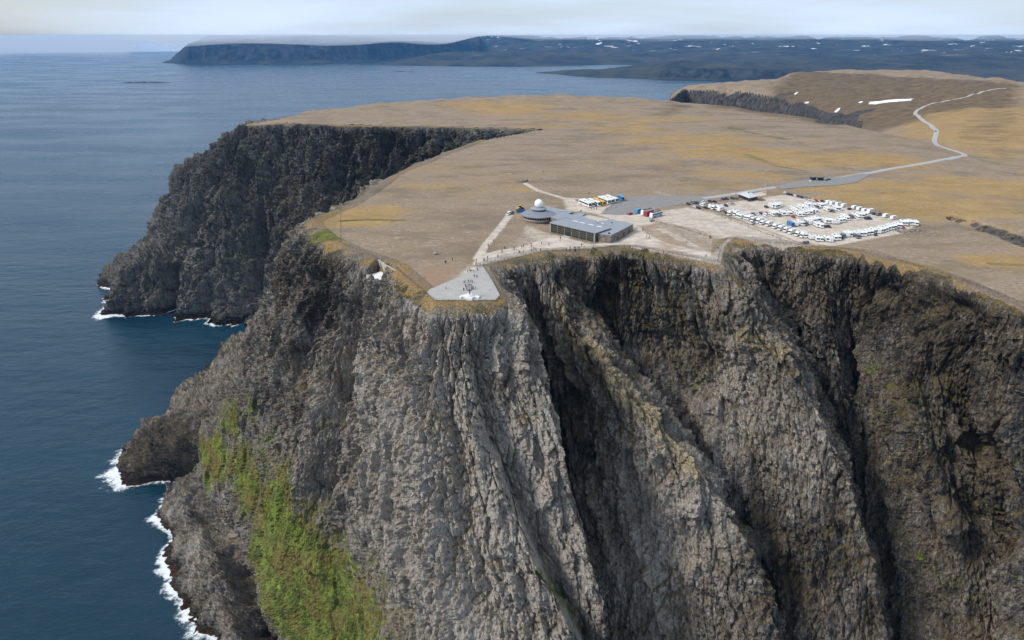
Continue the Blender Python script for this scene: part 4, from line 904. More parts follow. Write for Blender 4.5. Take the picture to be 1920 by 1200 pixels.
for k in range(40):
    t = 2*math.pi*k/40; c_, s_ = math.cos(t), math.sin(t); q = [(cx+r*c_-w*s_, cy+r*s_+w*c_) for r, w in [(10.94,-.09),(11.06,-.09),(11.06,.09),(10.94,.09)]]; f.prism(q, 2.5, 4.3)
tag(f.build('mullions', M_CONC, wb), kind='stuff')
MB().lathe([(11.9,4.3),(12.2,4.45),(12.15,4.85),(5.1,7.3)], 56, cx, cy).build('cone_roof', M_ROOFD, hall, False)
MB().lathe([(4.3,7.0),(4.35,8.1)], 40, cx, cy).build('collar_window', M_GLASS, hall)
MB().lathe([(5.0,8.1),(5.4,8.3),(5.35,8.75),(3.4,9.4)], 48, cx, cy).build('collar_roof', M_ROOF, hall)
MB().lathe([(max(.01, 3.05*math.sin(math.pi*k/22)), 12.0-3.05*math.cos(math.pi*k/22)) for k in range(23)], 36, cx, cy).build('radome', M_RADOME, hall, True)

# ------------------------------------------------------------------ globe monument, lookout, stone discs, pavilion, mast, fence
def mono():
    x, y, z = g(881, 557.5); t = empty('globe_monument', (x, y, z), 0, 'openwork steel globe on a stepped white plinth at the tip of the cliff terrace', 'monument')
    arc = lambda cx_, cy_, r, a0, a1, n=8: [(cx_+r*math.cos(math.radians(a0+(a1-a0)*k/n)), cy_+r*math.sin(math.radians(a0+(a1-a0)*k/n))) for k in range(n+1)]
    # plan: a broad back, two wings and a tongue of steps to the front with hollowed curves between them
    plan = [(-1.6,-3.6),(1.6,-3.6)]+arc(3.0,-3.3,1.45,180,10)+[(4.9,-2.3),(4.9,-.9),(2.6,1.5),(-2.6,1.5),(-4.9,-.9),(-4.9,-2.3)]+arc(-3.0,-3.3,1.45,170,0)
    MB().prism(plan, -.6, 1.15).build('plinth', M_WHITE, t)
    for k in range(3): MB().box(-1.5+.1*k, 1.5-.1*k, -4.9+.42*k, -3.6, -.6, .3+.27*k).build('step', M_WHITE, t)
    MB().lathe([(2.1,1.15),(2.1,1.5),(1.6,1.5),(1.6,1.85)], 32, 0, -.3).build('drum', M_WHITE, t)
    MB().lathe([(.35,1.8),(.22,2.4),(.22,4.2)], 12, 0, -.3).build('pillar', M_STEEL, t)
    gl_ = MB(); R_ = 1.85; c = Vector((0, -.3, 5.3))
    for k in range(6):
        a = math.pi*k/6; gl_.tube([c+Vector((R_*math.cos(u)*math.cos(a), R_*math.cos(u)*math.sin(a), R_*math.sin(u))) for u in [2*math.pi*i/28 for i in range(28)]], .05, 5, True)
    gl_.build('meridians', M_STEEL, t); gl_ = MB()
    for la in (-54, -27, 0, 27, 54):
        la = math.radians(la); gl_.tube([c+Vector((R_*math.cos(la)*math.cos(u), R_*math.cos(la)*math.sin(u), R_*math.sin(la))) for u in [2*math.pi*i/28 for i in range(28)]], .045, 5, True)
    gl_.build('parallels', M_STEEL, t)
    return x, y, z
mono()
def lookout():
    z = 300.2; c = at(709, 515, z); t = empty('cliff_lookout', tuple(c), 0, 'white concrete lookout platform with retaining walls cut into the cliff edge', 'lookout')
    w = lambda pl, zz=z: [tuple(at(px, py, zz)[:2]-c[:2]) for px, py in pl]
    def pr(nm, pl, z0, z1, m):
        q = w(pl, z+z1*0); ar = sum(q[i][0]*q[(i+1)%len(q)][1]-q[(i+1)%len(q)][0]*q[i][1] for i in range(len(q))); MB().prism(q if ar > 0 else q[::-1], z0, z1).build(nm, m, t)
    pr('platform', [(686.5,516.5),(695,520.5),(713,530),(726,513.5),(727,510),(716,507),(703,512)], -1.5, .0, M_CONC)
    pr('white_slab', [(695,519.8),(712.5,528),(724.5,513.7),(716,508)], 0, .22, M_WHITE)
    pr('parapet', [(686.5,516.5),(712,531),(713,530),(688,515.8)], -1.5, .5, M_CONC)
    a, b_, d_ = LKA-c, LKB-c, at(688, 515, z)-c
    def wall(nm, p, q, zp, zq, th, m):
        v = (q-p)[:2]; v = v/np.linalg.norm(v); n_ = np.array([-v[1], v[0]])*th
        V = [(p[0], p[1], -2), (q[0], q[1], -2), (q[0]+n_[0], q[1]+n_[1], -2), (p[0]+n_[0], p[1]+n_[1], -2), (p[0], p[1], zp), (q[0], q[1], zq), (q[0]+n_[0], q[1]+n_[1], zq), (p[0]+n_[0], p[1]+n_[1], zp)]
        MB().add(V, [(3,2,1,0),(4,5,6,7),(0,1,5,4),(1,2,6,5),(2,3,7,6),(3,0,4,7)]).build(nm, m, t)
    wall('retaining_wall', a, b_, 6.1, 6.0, .6, M_CONC); wall('stone_wall', d_, a+np.array([.3, -.4, 0]), .9, 6.0, .6, M_STONE); wall('stair_wall', at(727, 512, z)-c, b_+np.array([-.3, -.5, 0]), .8, 5.8, -.5, M_CONC)
    e = (b_-a)/np.linalg.norm(b_-a); p0 = a+e*2.0; wall('door', p0+np.array([-.05, -.25, 0]), p0+e*1.6+np.array([-.05, -.25, 0]), 2.6, 2.6, .3, M_DARK)
lookout()
for i, (zx, zy) in enumerate([(305,192),(327,201),(350,208),(374,210),(398,208),(424,203),(440,192)]):
    x, y, z = g(920+zx/6.4, 310+zy/6.4); me = MB().lathe([(1.15,-.16),(1.2,-.1),(1.2,.1),(1.15,.16),(.2,.24)], 20).mesh('stone_disc')
    if i == 0: disc_me = me
    o = link_mesh('stone_disc', disc_me if i else me, [] if i else M_STONE2); o.location = (x, y, z+1.05); o.rotation_euler = (math.radians(88), 0, math.radians(-60+20*i))
    tag(o, 'upright round stone disc in the half circle of discs on the heath behind the radome', 'stone disc', 'upright stone discs on the heath')
def pavilion():
    f = [np.array(g(*p)[:2]) for p in [(1384.5, 370.5), (1403.5, 378), (1420, 374.5), (1402, 367)]]; c = sum(f)/4; z = float(zP(*c)); t = empty('pavilion', (c[0], c[1], z), 0, 'small square pavilion with pale hipped roof and dark glass walls by the car park', 'building')
    f = [p-c for p in f]; ar = sum(f[i][0]*f[(i+1)%4][1]-f[(i+1)%4][0]*f[i][1] for i in range(4)); f = f if ar > 0 else f[::-1]
    MB().prism([tuple(p) for p in f], -.8, .4).build('base', M_STONE, t); wl = MB().prism([tuple(p*.96) for p in f], .4, 3.0).build('glass_wall', M_GLASS, t); m = MB()
    for i in range(4):
        for k in range(6): p = (f[i]+(f[(i+1)%4]-f[i])*k/6)*.97; m.box(p[0]-.09, p[0]+.09, p[1]-.09, p[1]+.09, .4, 3.0)
    tag(m.build('posts', M_FRAME, wl), kind='stuff')
    e = [p*1.16 for p in f]; r = MB(); r.add([(p[0], p[1], 3.0) for p in e]+[(p[0], p[1], 3.25) for p in e]+[(0, 0, 4.6)], [(3,2,1,0)]+[(i,(i+1)%4,4+(i+1)%4,4+i) for i in range(4)]+[(4+i,4+(i+1)%4,8) for i in range(4)]); r.build('roof', A('pale_roof', (.52, .52, .51), .6, .06, .4), t)
    MB().box(-.4, .4, -.4, .4, 4.3, 5.5).build('chimney', M_STEEL, t)
    q = [np.array(g(*p)[:2])-c for p in [(1420,374),(1424,377.5),(1436,376),(1427,371)]]; MB().prism([tuple(p) for p in q], -.5, .35).build('deck', M_WOOD, t)
pavilion()
x, y, z = g(1433, 361); fp = empty('mast', (x, y, z), 0, 'tall slim pale mast with orange base beside the square pavilion', 'mast')
MB().lathe([(.14,1.5),(.09,8.2)], 8).build('pole', A('pale_paint', (.62, .5, .42), .5), fp); MB().box(-.9, .9, -.7, .7, -.4, .5).build('base', A('orange_paint', (.55, .17, .06), .6), fp); MB().lathe([(.22,.5),(.16,1.6)], 8).build('collar', A('orange_sleeve', (.55, .17, .06), .6), fp)
def fence(name, pl, label, step=3.0, h=1.25, inset=0):
    q = np.array([g(*p)[:2] for p in pl]); L_ = np.sum(np.linalg.norm(np.diff(q, axis=0), axis=1)); c = resample(q, max(3, int(L_/step))); Z = zP(c[:, 0], c[:, 1]); o = c[len(c)//2]
    t = empty(name, (o[0], o[1], float(zP(*o))), 0, label, 'fence'); z0 = float(zP(*o)); b = MB()
    for p, z in zip(c, Z): b.box(p[0]-o[0]-.05, p[0]-o[0]+.05, p[1]-o[1]-.05, p[1]-o[1]+.05, z-z0-.4, z-z0+h)
    tag(b.build('posts', M_STEEL, t), kind='stuff')
    for hh in (.45, .85, h): MB().tube([(p[0]-o[0], p[1]-o[1], z-z0+hh) for p, z in zip(c, Z)], .035, 4).build('rail', M_STEEL, t)
fence('fence', [(638,388),(638.5,420),(638,456),(700,480),(708,486)], 'long dark wire fence across the heath by the green strip on the left', 4.)
fence('fence', [(742,503),(775,530),(815,564),(870,566),(929,565),(939,554),(922,524),(906,499)], 'low railing round the paved tip of the cliff terrace')
fence('fence', [(906,498),(960,484),(1010,473),(1100,469),(1148,463),(1165,461),(1190,463)], 'railing along the cliff edge below the glazed visitor centre')
fence('fence', [(1192,463),(1270,478),(1345,492),(1350,470),(1352,460),(1363,447)], 'railing round the square corner of the cliff path right of the visitor centre')
fence('fence', [(1366,447),(1450,456),(1560,466),(1640,473),(1700,494),(1780,518),(1900,562)], 'railing along the cliff edge below the camper park', 4.)

# ------------------------------------------------------------------ snow, boulders, stones
def patch(pl, label):
    q = np.array([g(*p)[:2] for p in pl]); c = q.mean(0); rings = np.linspace(0, 1, 5)[1:]; qq = resample(np.vstack([q, q[:1]]), 41)[:-1]; V = [(*c, float(zP(*c))+.9)]; F = []
    for r in rings:
        for p in qq: d = c+(p-c)*r*(1+.12*math.sin(p[0]*.9+p[1]*1.7)*(r == 1)); V.append((*d, float(zP(*d))+(.8 if r < 1 else -.4)))
    m = len(qq); F += [(0, 1+i, 1+(i+1)%m) for i in range(m)]
    for k in range(3): F += [(1+k*m+i, 1+(k+1)*m+i, 1+(k+1)*m+(i+1)%m, 1+k*m+(i+1)%m) for i in range(m)]
    tag(MB().add(V, F).build('snow_patch', M_SNOW, None, True), label, 'snow patch')
patch([(1619,194),(1632,190),(1660,187.5),(1700,185.5),(1719,184.5),(1712,187.5),(1690,190),(1655,193),(1628,196.3)], 'long white snow patch on the hillside left of the winding road')
patch([(1564,209),(1570,204),(1577,201.5),(1574,206),(1568,210.5)], 'small slanting white snow patch above the dark gully')
patch([(1507,193.5),(1513,190.3),(1518,191),(1515,193.8)], 'small white snow patch on the brown slope behind the near plateau')
patch([(1609,191.5),(1615,189.8),(1619,191),(1613,193)], 'tiny white snow patch at the left end of the long one')
patch([(1488,177),(1494,173),(1498,172.5),(1492,177.5)], 'small white snow streak in the gully of the far cliffs')
rsn = np.random.RandomState(5)
def rock_me(seed, sx=1, sy=1, sz=.75):
    r = np.random.RandomState(seed); bm = bmesh.new(); bmesh.ops.create_icosphere(bm, subdivisions=1, radius=.5)
    for v in bm.verts: v.co *= .75+.5*r.rand(); v.co.x *= sx; v.co.y *= sy; v.co.z *= sz
    me = bpy.data.meshes.new('boulder'); bm.to_mesh(me); bm.free(); me.materials.append(M_STONE2); return me
rocks = [rock_me(k) for k in range(4)]
def stones(pl, n, s, label, group, jit=.5):
    q = np.array([g(*p)[:2] for p in pl]); c = resample(q, n)
    for i, p in enumerate(c):
        p = p+rsn.normal(size=2)*jit; o = bpy.data.objects.new('boulder', rocks[i % 4]); C.objects.link(o); k = s*(.6+.8*rsn.rand()); o.location = (p[0], p[1], float(zP(*p))+.12*k); o.scale = (k, k, k); o.rotation_euler = (0, 0, rsn.rand()*6)
        tag(o, label, 'boulder', group)
stones([(1231,416),(1262,423),(1300,434),(1335,446)], 26, 1.2, 'small dark boundary stone in the row across the gravel below the coaches', 'boundary stones across the gravel')
stones([(1258,387),(1275,384.5),(1293,381.5)], 9, 1.1, 'small dark kerb stone between the bus park and the gravel lot', 'kerb stones by the bus park')
stones([(1340,401),(1420,432),(1490,457),(1525,466)], 56, 1.1, 'small dark kerb stone along the lower edge of the camper park', 'kerb stones along the camper park')
b = MB()                                  # loose stones all over the heath
for k in range(2600):
    py = 188+380*rsn.rand()**1.3; px = 480+1440*rsn.rand(); p = g(px, py)[:2]
    if not inside(p[0], p[1], poly) or p[1] > 1100 or (800 < px < 1750 and 365 < py < 500 and rsn.rand() < .9): continue
    s = (.35+1.3*rsn.rand()**4)*max(1, p[1]/520); me = rocks[k % 4]; z = float(zP(*p)); ca, sa = math.cos(k), math.sin(k); b.add([(p[0]+(v.co.x*ca-v.co.y*sa)*s, p[1]+(v.co.x*sa+v.co.y*ca)*s, z+v.co.z*s*.8+.05) for v in me.vertices], [tuple(f.vertices) for f in me.polygons])
tag(b.build('scattered_stones', M_STONE2), kind='stuff')
b = MB(); x0, y0, z0 = g(1712, 434)
for k in range(150):
    p = np.array([x0+rsn.normal()*9, y0+rsn.normal()*6]); s = .5+1.6*rsn.rand()**2; me = rocks[k % 4]; z = float(zP(*p)); b.add([(p[0]+v.co.x*s, p[1]+v.co.y*s, z+v.co.z*s+.1) for v in me.vertices], [tuple(f.vertices) for f in me.polygons])
tag(b.build('rubble', M_STONE2), kind='stuff')
x, y, z = g(816, 476.5); o = bpy.data.objects.new('boulder', rock_me(9, 1, .8, .5)); C.objects.link(o); o.location = (x, y, z+.5); o.scale = (5, 5, 4); tag(o, 'large dark boulder lying alone on the heath left of the terrace', 'boulder')

# ------------------------------------------------------------------ vehicles (forward = +x, ground at z = 0)
PAINT = {k: A(k+'_paint', c, .35, .05, 1., .5) for k, c in dict(white=(.74,.74,.72), silver=(.38,.39,.40), black=(.025,.025,.03), navy=(.03,.05,.11), blue=(.03,.17,.42), grey=(.14,.15,.16), crimson=(.36,.03,.04), yellow=(.70,.40,.05), sky=(.05,.28,.55), cream=(.62,.58,.5)).items()}
M_TYRE = A('tyre_rubber', (.02, .02, .02), .9); M_PLAS = A('grey_plastic', (.2, .2, .21), .6)
def wheel_me(r, w):
    m = MB().lathe([(r*.55,-w/2),(r,-w/2),(r,w/2),(r*.55,w/2)], 12); m.v = [(x, z, y) for x, y, z in m.v]; me = m.mesh('wheel'); me.materials.append(M_TYRE); return me
W_CAR, W_VAN, W_BUS = wheel_me(.32, .22), wheel_me(.36, .25), wheel_me(.5, .32)
STORE = bpy.data.collections.new('prototypes')
def proto(name, body, mats, parts, wheels):
    """one vehicle as (name, [(part name, mesh, offset)])"""
    me = body.mesh(name); [me.materials.append(m) for m in mats]; ps = []
    for nm, mb, mt in parts: q = mb.mesh(nm); q.materials.append(mt); ps.append((nm, q, (0, 0, 0)))
    wm, pos = wheels
    for p in pos: ps.append(('wheel', wm, p))
    return name, me, ps
def put(pr, x, y, rz, label, cat, group=None):
    name, me, ps = pr; z = float(zP(x, y)); o = bpy.data.objects.new(name, me); C.objects.link(o); o.location = (x, y, z+.1); o.rotation_euler = (0, 0, rz); tag(o, label, cat, group)
    for nm, q, off in ps: c = bpy.data.objects.new(nm, q); C.objects.link(c); c.parent = o; c.location = off
    return o
def coach(colr, stripe=None, L_=15.2, dark_roof=False, name='coach'):
    h = L_/2; b = MB(); b.side([(-h,.4),(h-.15,.4),(h,1.0),(h-.05,1.6),(h-.55,3.45),(h-1.0,3.65),(-h+.3,3.65),(-h,3.4)], -1.27, 1.27, [0,0,0,0,.1,.18,.18,.1])
    if dark_roof: b.cur = 1; b.box(-h+1, h-1.6, -1.0, 1.0, 3.62, 3.75)
    wb_ = MB().box(-h+.6, h-.9, -1.30, 1.30, 1.75, 2.85); ws = MB().side([(h-.30,1.35),(h+.06,1.35),(h-.42,3.1),(h-.75,3.1)], -1.12, 1.12)
    ps = [('window_band', wb_, M_GLASS), ('windscreen', ws, M_GLASS), ('roof_hatch', MB().box(-1.2, .2, -.5, .5, 3.6, 3.82), M_PLAS)]
    if stripe: ps.append(('stripe', MB().box(-h+.2, h-1.2, -1.29, 1.29, .75, 1.35), stripe))
    return proto(name, b, [colr, M_DARK], ps, (W_BUS, [(-h+2.6, s*1.12, .5) for s in (-1, 1)]+[(-h+4.0, s*1.12, .5) for s in (-1, 1)]+[(h-2.7, s*1.12, .5) for s in (-1, 1)]))
def camper(kind=0, colr=None):
    w = colr or PAINT['white']; b = MB()
    if kind == 0:   # alcove over the cab
        b.side([(-3.5,.45),(1.5,.45),(1.5,2.0),(2.55,2.05),(2.75,2.3),(2.4,2.95),(1.6,3.05),(-3.4,3.05),(-3.5,2.9)], -1.12, 1.12); b.side([(1.5,.4),(3.35,.4),(3.4,1.0),(2.65,1.25),(2.0,2.0),(1.5,2.0)], -.98, .98, [0,0,.05,.05,.1,.1])
        ws = MB().side([(2.06,2.0),(2.72,1.25),(2.78,1.28),(2.12,2.02)], -.85, .85)
    elif kind == 1: # integrated, rounded nose
        b.side([(-3.5,.4),(3.1,.4),(3.4,.9),(3.25,1.5),(2.75,2.6),(2.2,2.95),(-3.3,2.95),(-3.5,2.7)], -1.13, 1.13, [0,0,.1,.1,.1,.08,.05,.05]); ws = MB().side([(2.9,2.4),(3.24,1.55),(3.33,1.55),(2.97,2.45)], -.98, .98)
    else:           # semi-integrated, sloping front cap
        b.side([(-3.4,.45),(1.3,.45),(1.3,2.1),(2.2,2.1),(1.2,2.75),(-3.3,2.85),(-3.4,2.6)], -1.12, 1.12); b.side([(1.3,.4),(3.2,.4),(3.25,1.0),(2.6,1.2),(1.9,2.08),(1.3,2.1)], -.98, .98, [0,0,.05,.05,.1,.1]); ws = MB().side([(1.96,2.06),(2.66,1.2),(2.72,1.23),(2.02,2.09)], -.85, .85)
    ps = [('windscreen', ws, M_GLASS), ('side_window', MB().box(-2.6, -1.5, -1.15, 1.15, 1.6, 2.2), M_GLASS), ('side_window', MB().box(.0, 1.0, -1.15, 1.15, 1.6, 2.2), M_GLASS), ('roof_hatch', MB().box(-1.4, -.6, -.4, .4, 2.85, 3.16), M_PLAS), ('skirt', MB().box(-3.45, 1.4, -1.14, 1.14, .45, .62), M_PLAS)]
    return proto('motorhome', b, [w], ps, (W_VAN, [(-2.0, s*.98, .36) for s in (-1, 1)]+[(2.55, s*.88, .36) for s in (-1, 1)]))
def caravan():
    b = MB(); b.side([(-2.4,.5),(2.3,.5),(2.5,1.2),(2.2,2.4),(1.8,2.6),(-2.1,2.6),(-2.5,2.2)], -1.1, 1.1, [0,0,0,.05,.08,.08,.05])
    return proto('caravan', b, [PAINT['white']], [('side_window', MB().box(-1.2, .8, -1.13, 1.13, 1.5, 2.1), M_GLASS), ('front_window', MB().side([(2.2,2.25),(2.42,1.5),(2.48,1.5),(2.26,2.27)], -.8, .8), M_GLASS), ('drawbar', MB().box(2.3, 3.4, -.08, .08, .45, .55), M_STEEL)], (W_CAR, [(0, -1., .32), (0, 1., .32)]))
def car(colr, name='car'):
    b = MB(); b.side([(-2.15,.3),(2.1,.3),(2.15,.62),(1.85,.82),(.95,.93),(-2.05,.98),(-2.15,.7)], -.9, .9, [0,0,.05,.06,.04,.04,.03]); b.side([(-1.75,1.42),(-1.5,1.46),(.1,1.46),(.3,1.42)], -.66, .66)
    gl_ = MB().side([(-2.0,.96),(1.0,.9),(.28,1.41),(-1.74,1.41)], -.8, .8, [0,0,.13,.13])
    return proto(name, b, [colr], [('cabin_glass', gl_, M_GLASS)], (W_CAR, [(sx*1.32, s*.82, .32) for sx in (-1, 1) for s in (-1, 1)]))
def van(colr, name='van'):
    b = MB(); b.side([(-2.7,.35),(2.55,.35),(2.65,.95),(2.0,1.2),(1.35,2.05),(1.0,2.2),(-2.6,2.25),(-2.7,2.0)], -.97, .97, [0,0,.03,.05,.12,.12,.1,.06])
    return proto(name, b, [colr], [('windscreen', MB().side([(1.42,2.02),(2.06,1.2),(2.12,1.22),(1.48,2.05)], -.8, .8), M_GLASS), ('side_window', MB().box(-2.0, 1.2, -.985, .985, 1.35, 1.85), M_GLASS)], (W_VAN, [(sx*1.7, s*.88, .36) for sx in (-1, 1) for s in (-1, 1)]))
def head(px, py, dx, dy):
    a, b_ = g(px-dx/2, py-dy/2), g(px+dx/2, py+dy/2); return a, b_, math.atan2(b_[1]-a[1], b_[0]-a[0])
# coaches in the rank behind the visitor centre
cw = coach(PAINT['white']); cy_ = coach(PAINT['yellow']); ck = coach(PAINT['white'], PAINT['black'])
for (px, py), pr, lb in zip([(1107,389.8),(1113,388.6),(1124,388),(1133.5,387),(1142.5,384),(1149.5,382.8),(1157,381)], [cw, cw, ck, cy_, ck, cw, cw],
    ['white coach at the near left end of the coach rank', 'white coach second from the left in the coach rank', 'white coach with a dark stripe left of the yellow coach', 'yellow coach in the middle of the coach rank', 'white coach with a dark stripe right of the yellow coach', 'white coach second from the blue bus in the rank', 'white coach next to the blue bus in the rank']):
    a, b_, rz = head(px-10.5, py-4.3, 21, 8.4); d = b_[:2]-a[:2]; d /= np.linalg.norm(d); c = b_[:2]-d*7.8; put(pr, c[0], c[1], rz, lb, 'coach', 'coaches parked in a rank behind the visitor centre')
a, b_, rz = head(1164, 375.5, 13, 9); put(coach(PAINT['sky'], None, 9.5, False, 'bus'), *((a+b_)/2)[:2], rz, 'tall blue bus with white roof at the right end of the coach rank', 'bus')
# vehicles on the right of the bus park
a, b_, rz = head(1214, 401.5, 25, -5.5); put(coach(PAINT['white'], PAINT['black'], 12.5, True), *((a+b_)/2)[:2], rz, 'white coach with dark windows parked behind the red coach', 'coach')
a, b_, rz = head(1216, 404.3, 16, -5); put(coach(PAINT['crimson'], None, 8.5), *((a+b_)/2)[:2], rz, 'short red coach between two white coaches', 'coach')
a, b_, rz = head(1230, 406.5, 25, -7); put(coach(PAINT['white'], PAINT['blue'], 13, True), *((a+b_)/2)[:2], rz, 'white coach with blue end and dark roof nearest the boundary stones', 'coach')
a, b_, rz = head(1197.5, 399.5, 14, -3.5); put(van(PAINT['sky'], 'delivery_van'), *((a+b_)/2)[:2], rz, 'tall bright blue van beside the white coach with dark windows', 'van').scale = (1.15, 1.25, 1.4)
a, b_, rz = head(1181, 402.5, 11, -3.5); put(car(PAINT['crimson']), *((a+b_)/2)[:2], rz, 'bright red car alone left of the blue van', 'car').scale = (1.15, 1.15, 1.15)
a, b_, rz = head(1222, 415, 8, -1.5); put(car(PAINT['silver']), *((a+b_)/2)[:2], rz, 'silver car in front of the white and blue coach', 'car')
# left of the round hall
a, b_, rz = head(976, 398, 14, -1); x, y = ((a+b_)/2)[:2]; z = float(zP(x, y)); t = empty('container', (x, y, z), rz, 'bright blue open skip left of the round hall', 'skip')
b = MB(); b.add([(-3,-1.1,.1),(3,-1.1,.1),(3,1.1,.1),(-3,1.1,.1),(-3.4,-1.2,1.9),(3.4,-1.2,1.9),(3.4,1.2,1.9),(-3.4,1.2,1.9)], [(3,2,1,0),(0,1,5,4),(1,2,6,5),(2,3,7,6),(3,0,4,7)]); b.build('tub', PAINT['blue'], t); MB().box(-3.2, 3.2, -1.1, 1.1, 1.2, 1.4).build('load', M_STONE2, t)
for sy in (-1, 1): MB().box(-3.45, 3.45, sy*1.2-.07, sy*1.2+.07, 1.85, 2.0).build('rim', PAINT['blue'], t)
a, b_, rz = head(974.5, 392.5, 8, -2); x, y = ((a+b_)/2)[:2]; t = empty('wheel_loader', (x, y, float(zP(x, y))), rz, 'yellow wheel loader standing behind the blue skip', 'digger')
MB().side([(-2.6,.8),(-.4,.7),(-.4,1.6),(-2.6,1.5)], -.85, .85).build('engine_cover', PAINT['yellow'], t); MB().box(-.5, 1.0, -.7, .7, 1.2, 2.9).build('cab', M_GLASS, t); MB().box(-.6, 1.1, -.8, .8, 2.9, 3.1).build('cab_roof', PAINT['yellow'], t)
MB().side([(.8,1.0),(2.6,.6),(2.7,.9),(.9,1.5)], -.5, .5).build('lift_arm', PAINT['yellow'], t); MB().side([(2.6,.2),(3.6,.2),(3.3,.5),(2.9,1.2),(2.6,1.2)], -1.2, 1.2).build('bucket', M_STEEL, t)
wl_ = wheel_me(.7, .5)
for sx in (-1.6, 1.2):
    for sy in (-.95, .95): o = bpy.data.objects.new('wheel', wl_); C.objects.link(o); o.parent = t; o.location = (sx, sy, .7)
a, b_, rz = head(953.5, 403, 9, -5); put(van(PAINT['white']), *((a+b_)/2)[:2], rz+math.pi, 'white van on the gravel track left of the round hall', 'van')
a, b_, rz = head(960, 399.5, 7, -4.5); put(car(PAINT['grey']), *((a+b_)/2)[:2], rz, 'grey car right behind the white van on the gravel track', 'car')
# toll booths on the lay-by
for px, py, lb in [(1524,338,'dark toll booth at the left of the pair on the lay-by'), (1538,338.5,'dark toll booth at the right of the pair on the lay-by')]:
    x, y, z = g(px, py); t = empty('toll_booth', (x, y, z), .3, lb, 'booth'); MB().box(-2.2, 2.2, -1.4, 1.4, 0, 2.6).build('wall', M_STEEL, t); MB().box(-2.7, 2.7, -1.9, 1.9, 2.6, 2.95).build('roof', PAINT['black'], t); MB().box(-1.4, 1.4, -1.45, -1.38, 1.1, 2.1).build('window', M_GLASS, t)
for px, py, cl, lb in [(1521,340.5,'white','white car by the left toll booth on the lay-by'), (1549,339,'grey','grey car right of the toll booths on the lay-by'), (1554,337.5,'black','black car beyond the toll booths on the lay-by'), (1754,247,'black','dark car driving on the road where it bends up the hill'), (1824,177.5,'white','white car far up the winding road')]:
    a, b_, rz = head(px, py, 6, -1.2); put(car(PAINT[cl]), *((a+b_)/2)[:2], rz, lb, 'car')

ORD = 'first second third fourth fifth sixth seventh eighth ninth tenth eleventh twelfth thirteenth fourteenth fifteenth sixteenth seventeenth eighteenth nineteenth twentieth'.split()
ORD += ['twenty-'+o for o in ORD[:9]]+['thirtieth']+['thirty-'+o for o in ORD[:9]]
def number(items):
    """items: (px, object, noun phrase, where) -> labels that count alike things from the left"""
    by = {}
    for it in items: by.setdefault(it[2], []).append(it)
    for nm, l in by.items():
        l.sort(key=lambda q: q[0])
        for k, (px, o, _, where) in enumerate(l):
            o['label'] = nm+' '+where if len(l) == 1 else (('leftmost' if k == 0 else 'rightmost' if k == len(l)-1 else ORD[k])+' '+nm+('' if k in (0, len(l)-1) else ' from the left')+' '+where)
            if len(l) == 1 and 'group' in o: del o['group']
# car park rows: (x, y) in the enlargements, kind letter
CAMP = [camper(0), camper(1), camper(2)]; CARV = caravan(); VG = van(PAINT['grey'], 'camper_van'); VW = van(PAINT['white'], 'camper_van'); CBL = camper(1, PAINT['blue']); VB = van(PAINT['black'], 'camper_van')
CARS = {k: car(PAINT[v]) for k, v in dict(D='black', W='white', S='silver', R='crimson', N='navy', G='grey').items()}
rp = random.Random(3)
NAMES = dict(C='white motorhome', T='white caravan', D='black car', W='white car', S='silver car', R='red car', N='navy blue car', G='dark grey car', V='grey camper van', U='white camper van', K='black camper van', B='bright blue motorhome')
CATS = dict(C='motorhome', T='caravan', V='camper van', U='camper van', K='camper van', B='motorhome')
def row(zoom, where, items, d, group):
    ox, oy = (1280, 345) if zoom == 1 else (1500, 360)
    cnt = {}; lst = []
    for it in items: cnt[it[2]] = cnt.get(it[2], 0)+1
    for zx, zy, k in items:
        px, py = ox+zx/8, oy+zy/8+1.0; a, b_, rz = head(px, py, *d); c = (a+b_)/2; rz += rp.uniform(-.05, .05)+(math.pi if rp.random() < .12 else 0)
        pr = {'C': CAMP[rp.choice([0, 0, 1, 2])], 'T': CARV, 'V': VG, 'U': VW, 'B': CBL, 'K': VB}.get(k) or CARS[k]
        lb = NAMES[k]; o = put(pr, c[0], c[1], rz, lb, CATS.get(k, 'car'), (NAMES[k]+'s ' if cnt[k] > 1 else NAMES[k]+' ')+group)
        lst.append((px, o, NAMES[k], where))
        if k == 'C': s = rp.uniform(.9, 1.08); o.scale = (s, 1, rp.uniform(.95, 1.08))
    number(lst)
P = lambda s: [(float(a), float(b), c) for a, b, c in (q.split(',') for q in s.split())]
row(1, "beside the road left of the pavilion", P('85,300,D 150,282,G 190,284,D 235,283,G 310,275,W 348,275,S 410,262,D 475,264,D 545,232,S 608,230,D 660,224,D 745,217,D 805,217,G'), (7, 3), 'beside the road left of the pavilion')
row(1, "at the left corner of the gravel car park", P('180,347,W 235,362,D 300,330,U 345,358,D 545,342,G 640,428,G 670,447,D'), (7, 2.5), 'at the left corner of the car park')
row(1, 'parked in the open just below the pavilion', P('650,327,D 690,302,W 755,304,S'), (7, 3.2), 'in the open below the pavilion')
row(1, "in the car park's long slanting row", P('430,350,C 470,372,C 540,378,C 575,396,C 715,457,C 762,440,C 800,462,C 845,487,C 880,508,C 925,498,C 960,520,C 1005,525,C 1060,552,C 1110,568,V 1150,572,C 1050,598,S 1200,597,C 1290,622,C 1395,655,C 1475,684,C 1560,708,C 1630,737,C 1725,768,C 1810,793,C 1850,885,D'), (-13, 4), 'in the slanting row on the lower left')
row(1, 'in the small cluster right of the pavilion', P('1255,347,D 1335,345,C 1375,350,C 1415,340,C 1450,325,C'), (9, 4), 'right of the pavilion')
row(1, 'at the left end of the upper middle row', P('1060,457,D 1110,452,W 1180,446,N 1240,440,R 1240,482,U'), (8, 4), 'at the left end of the upper middle row')
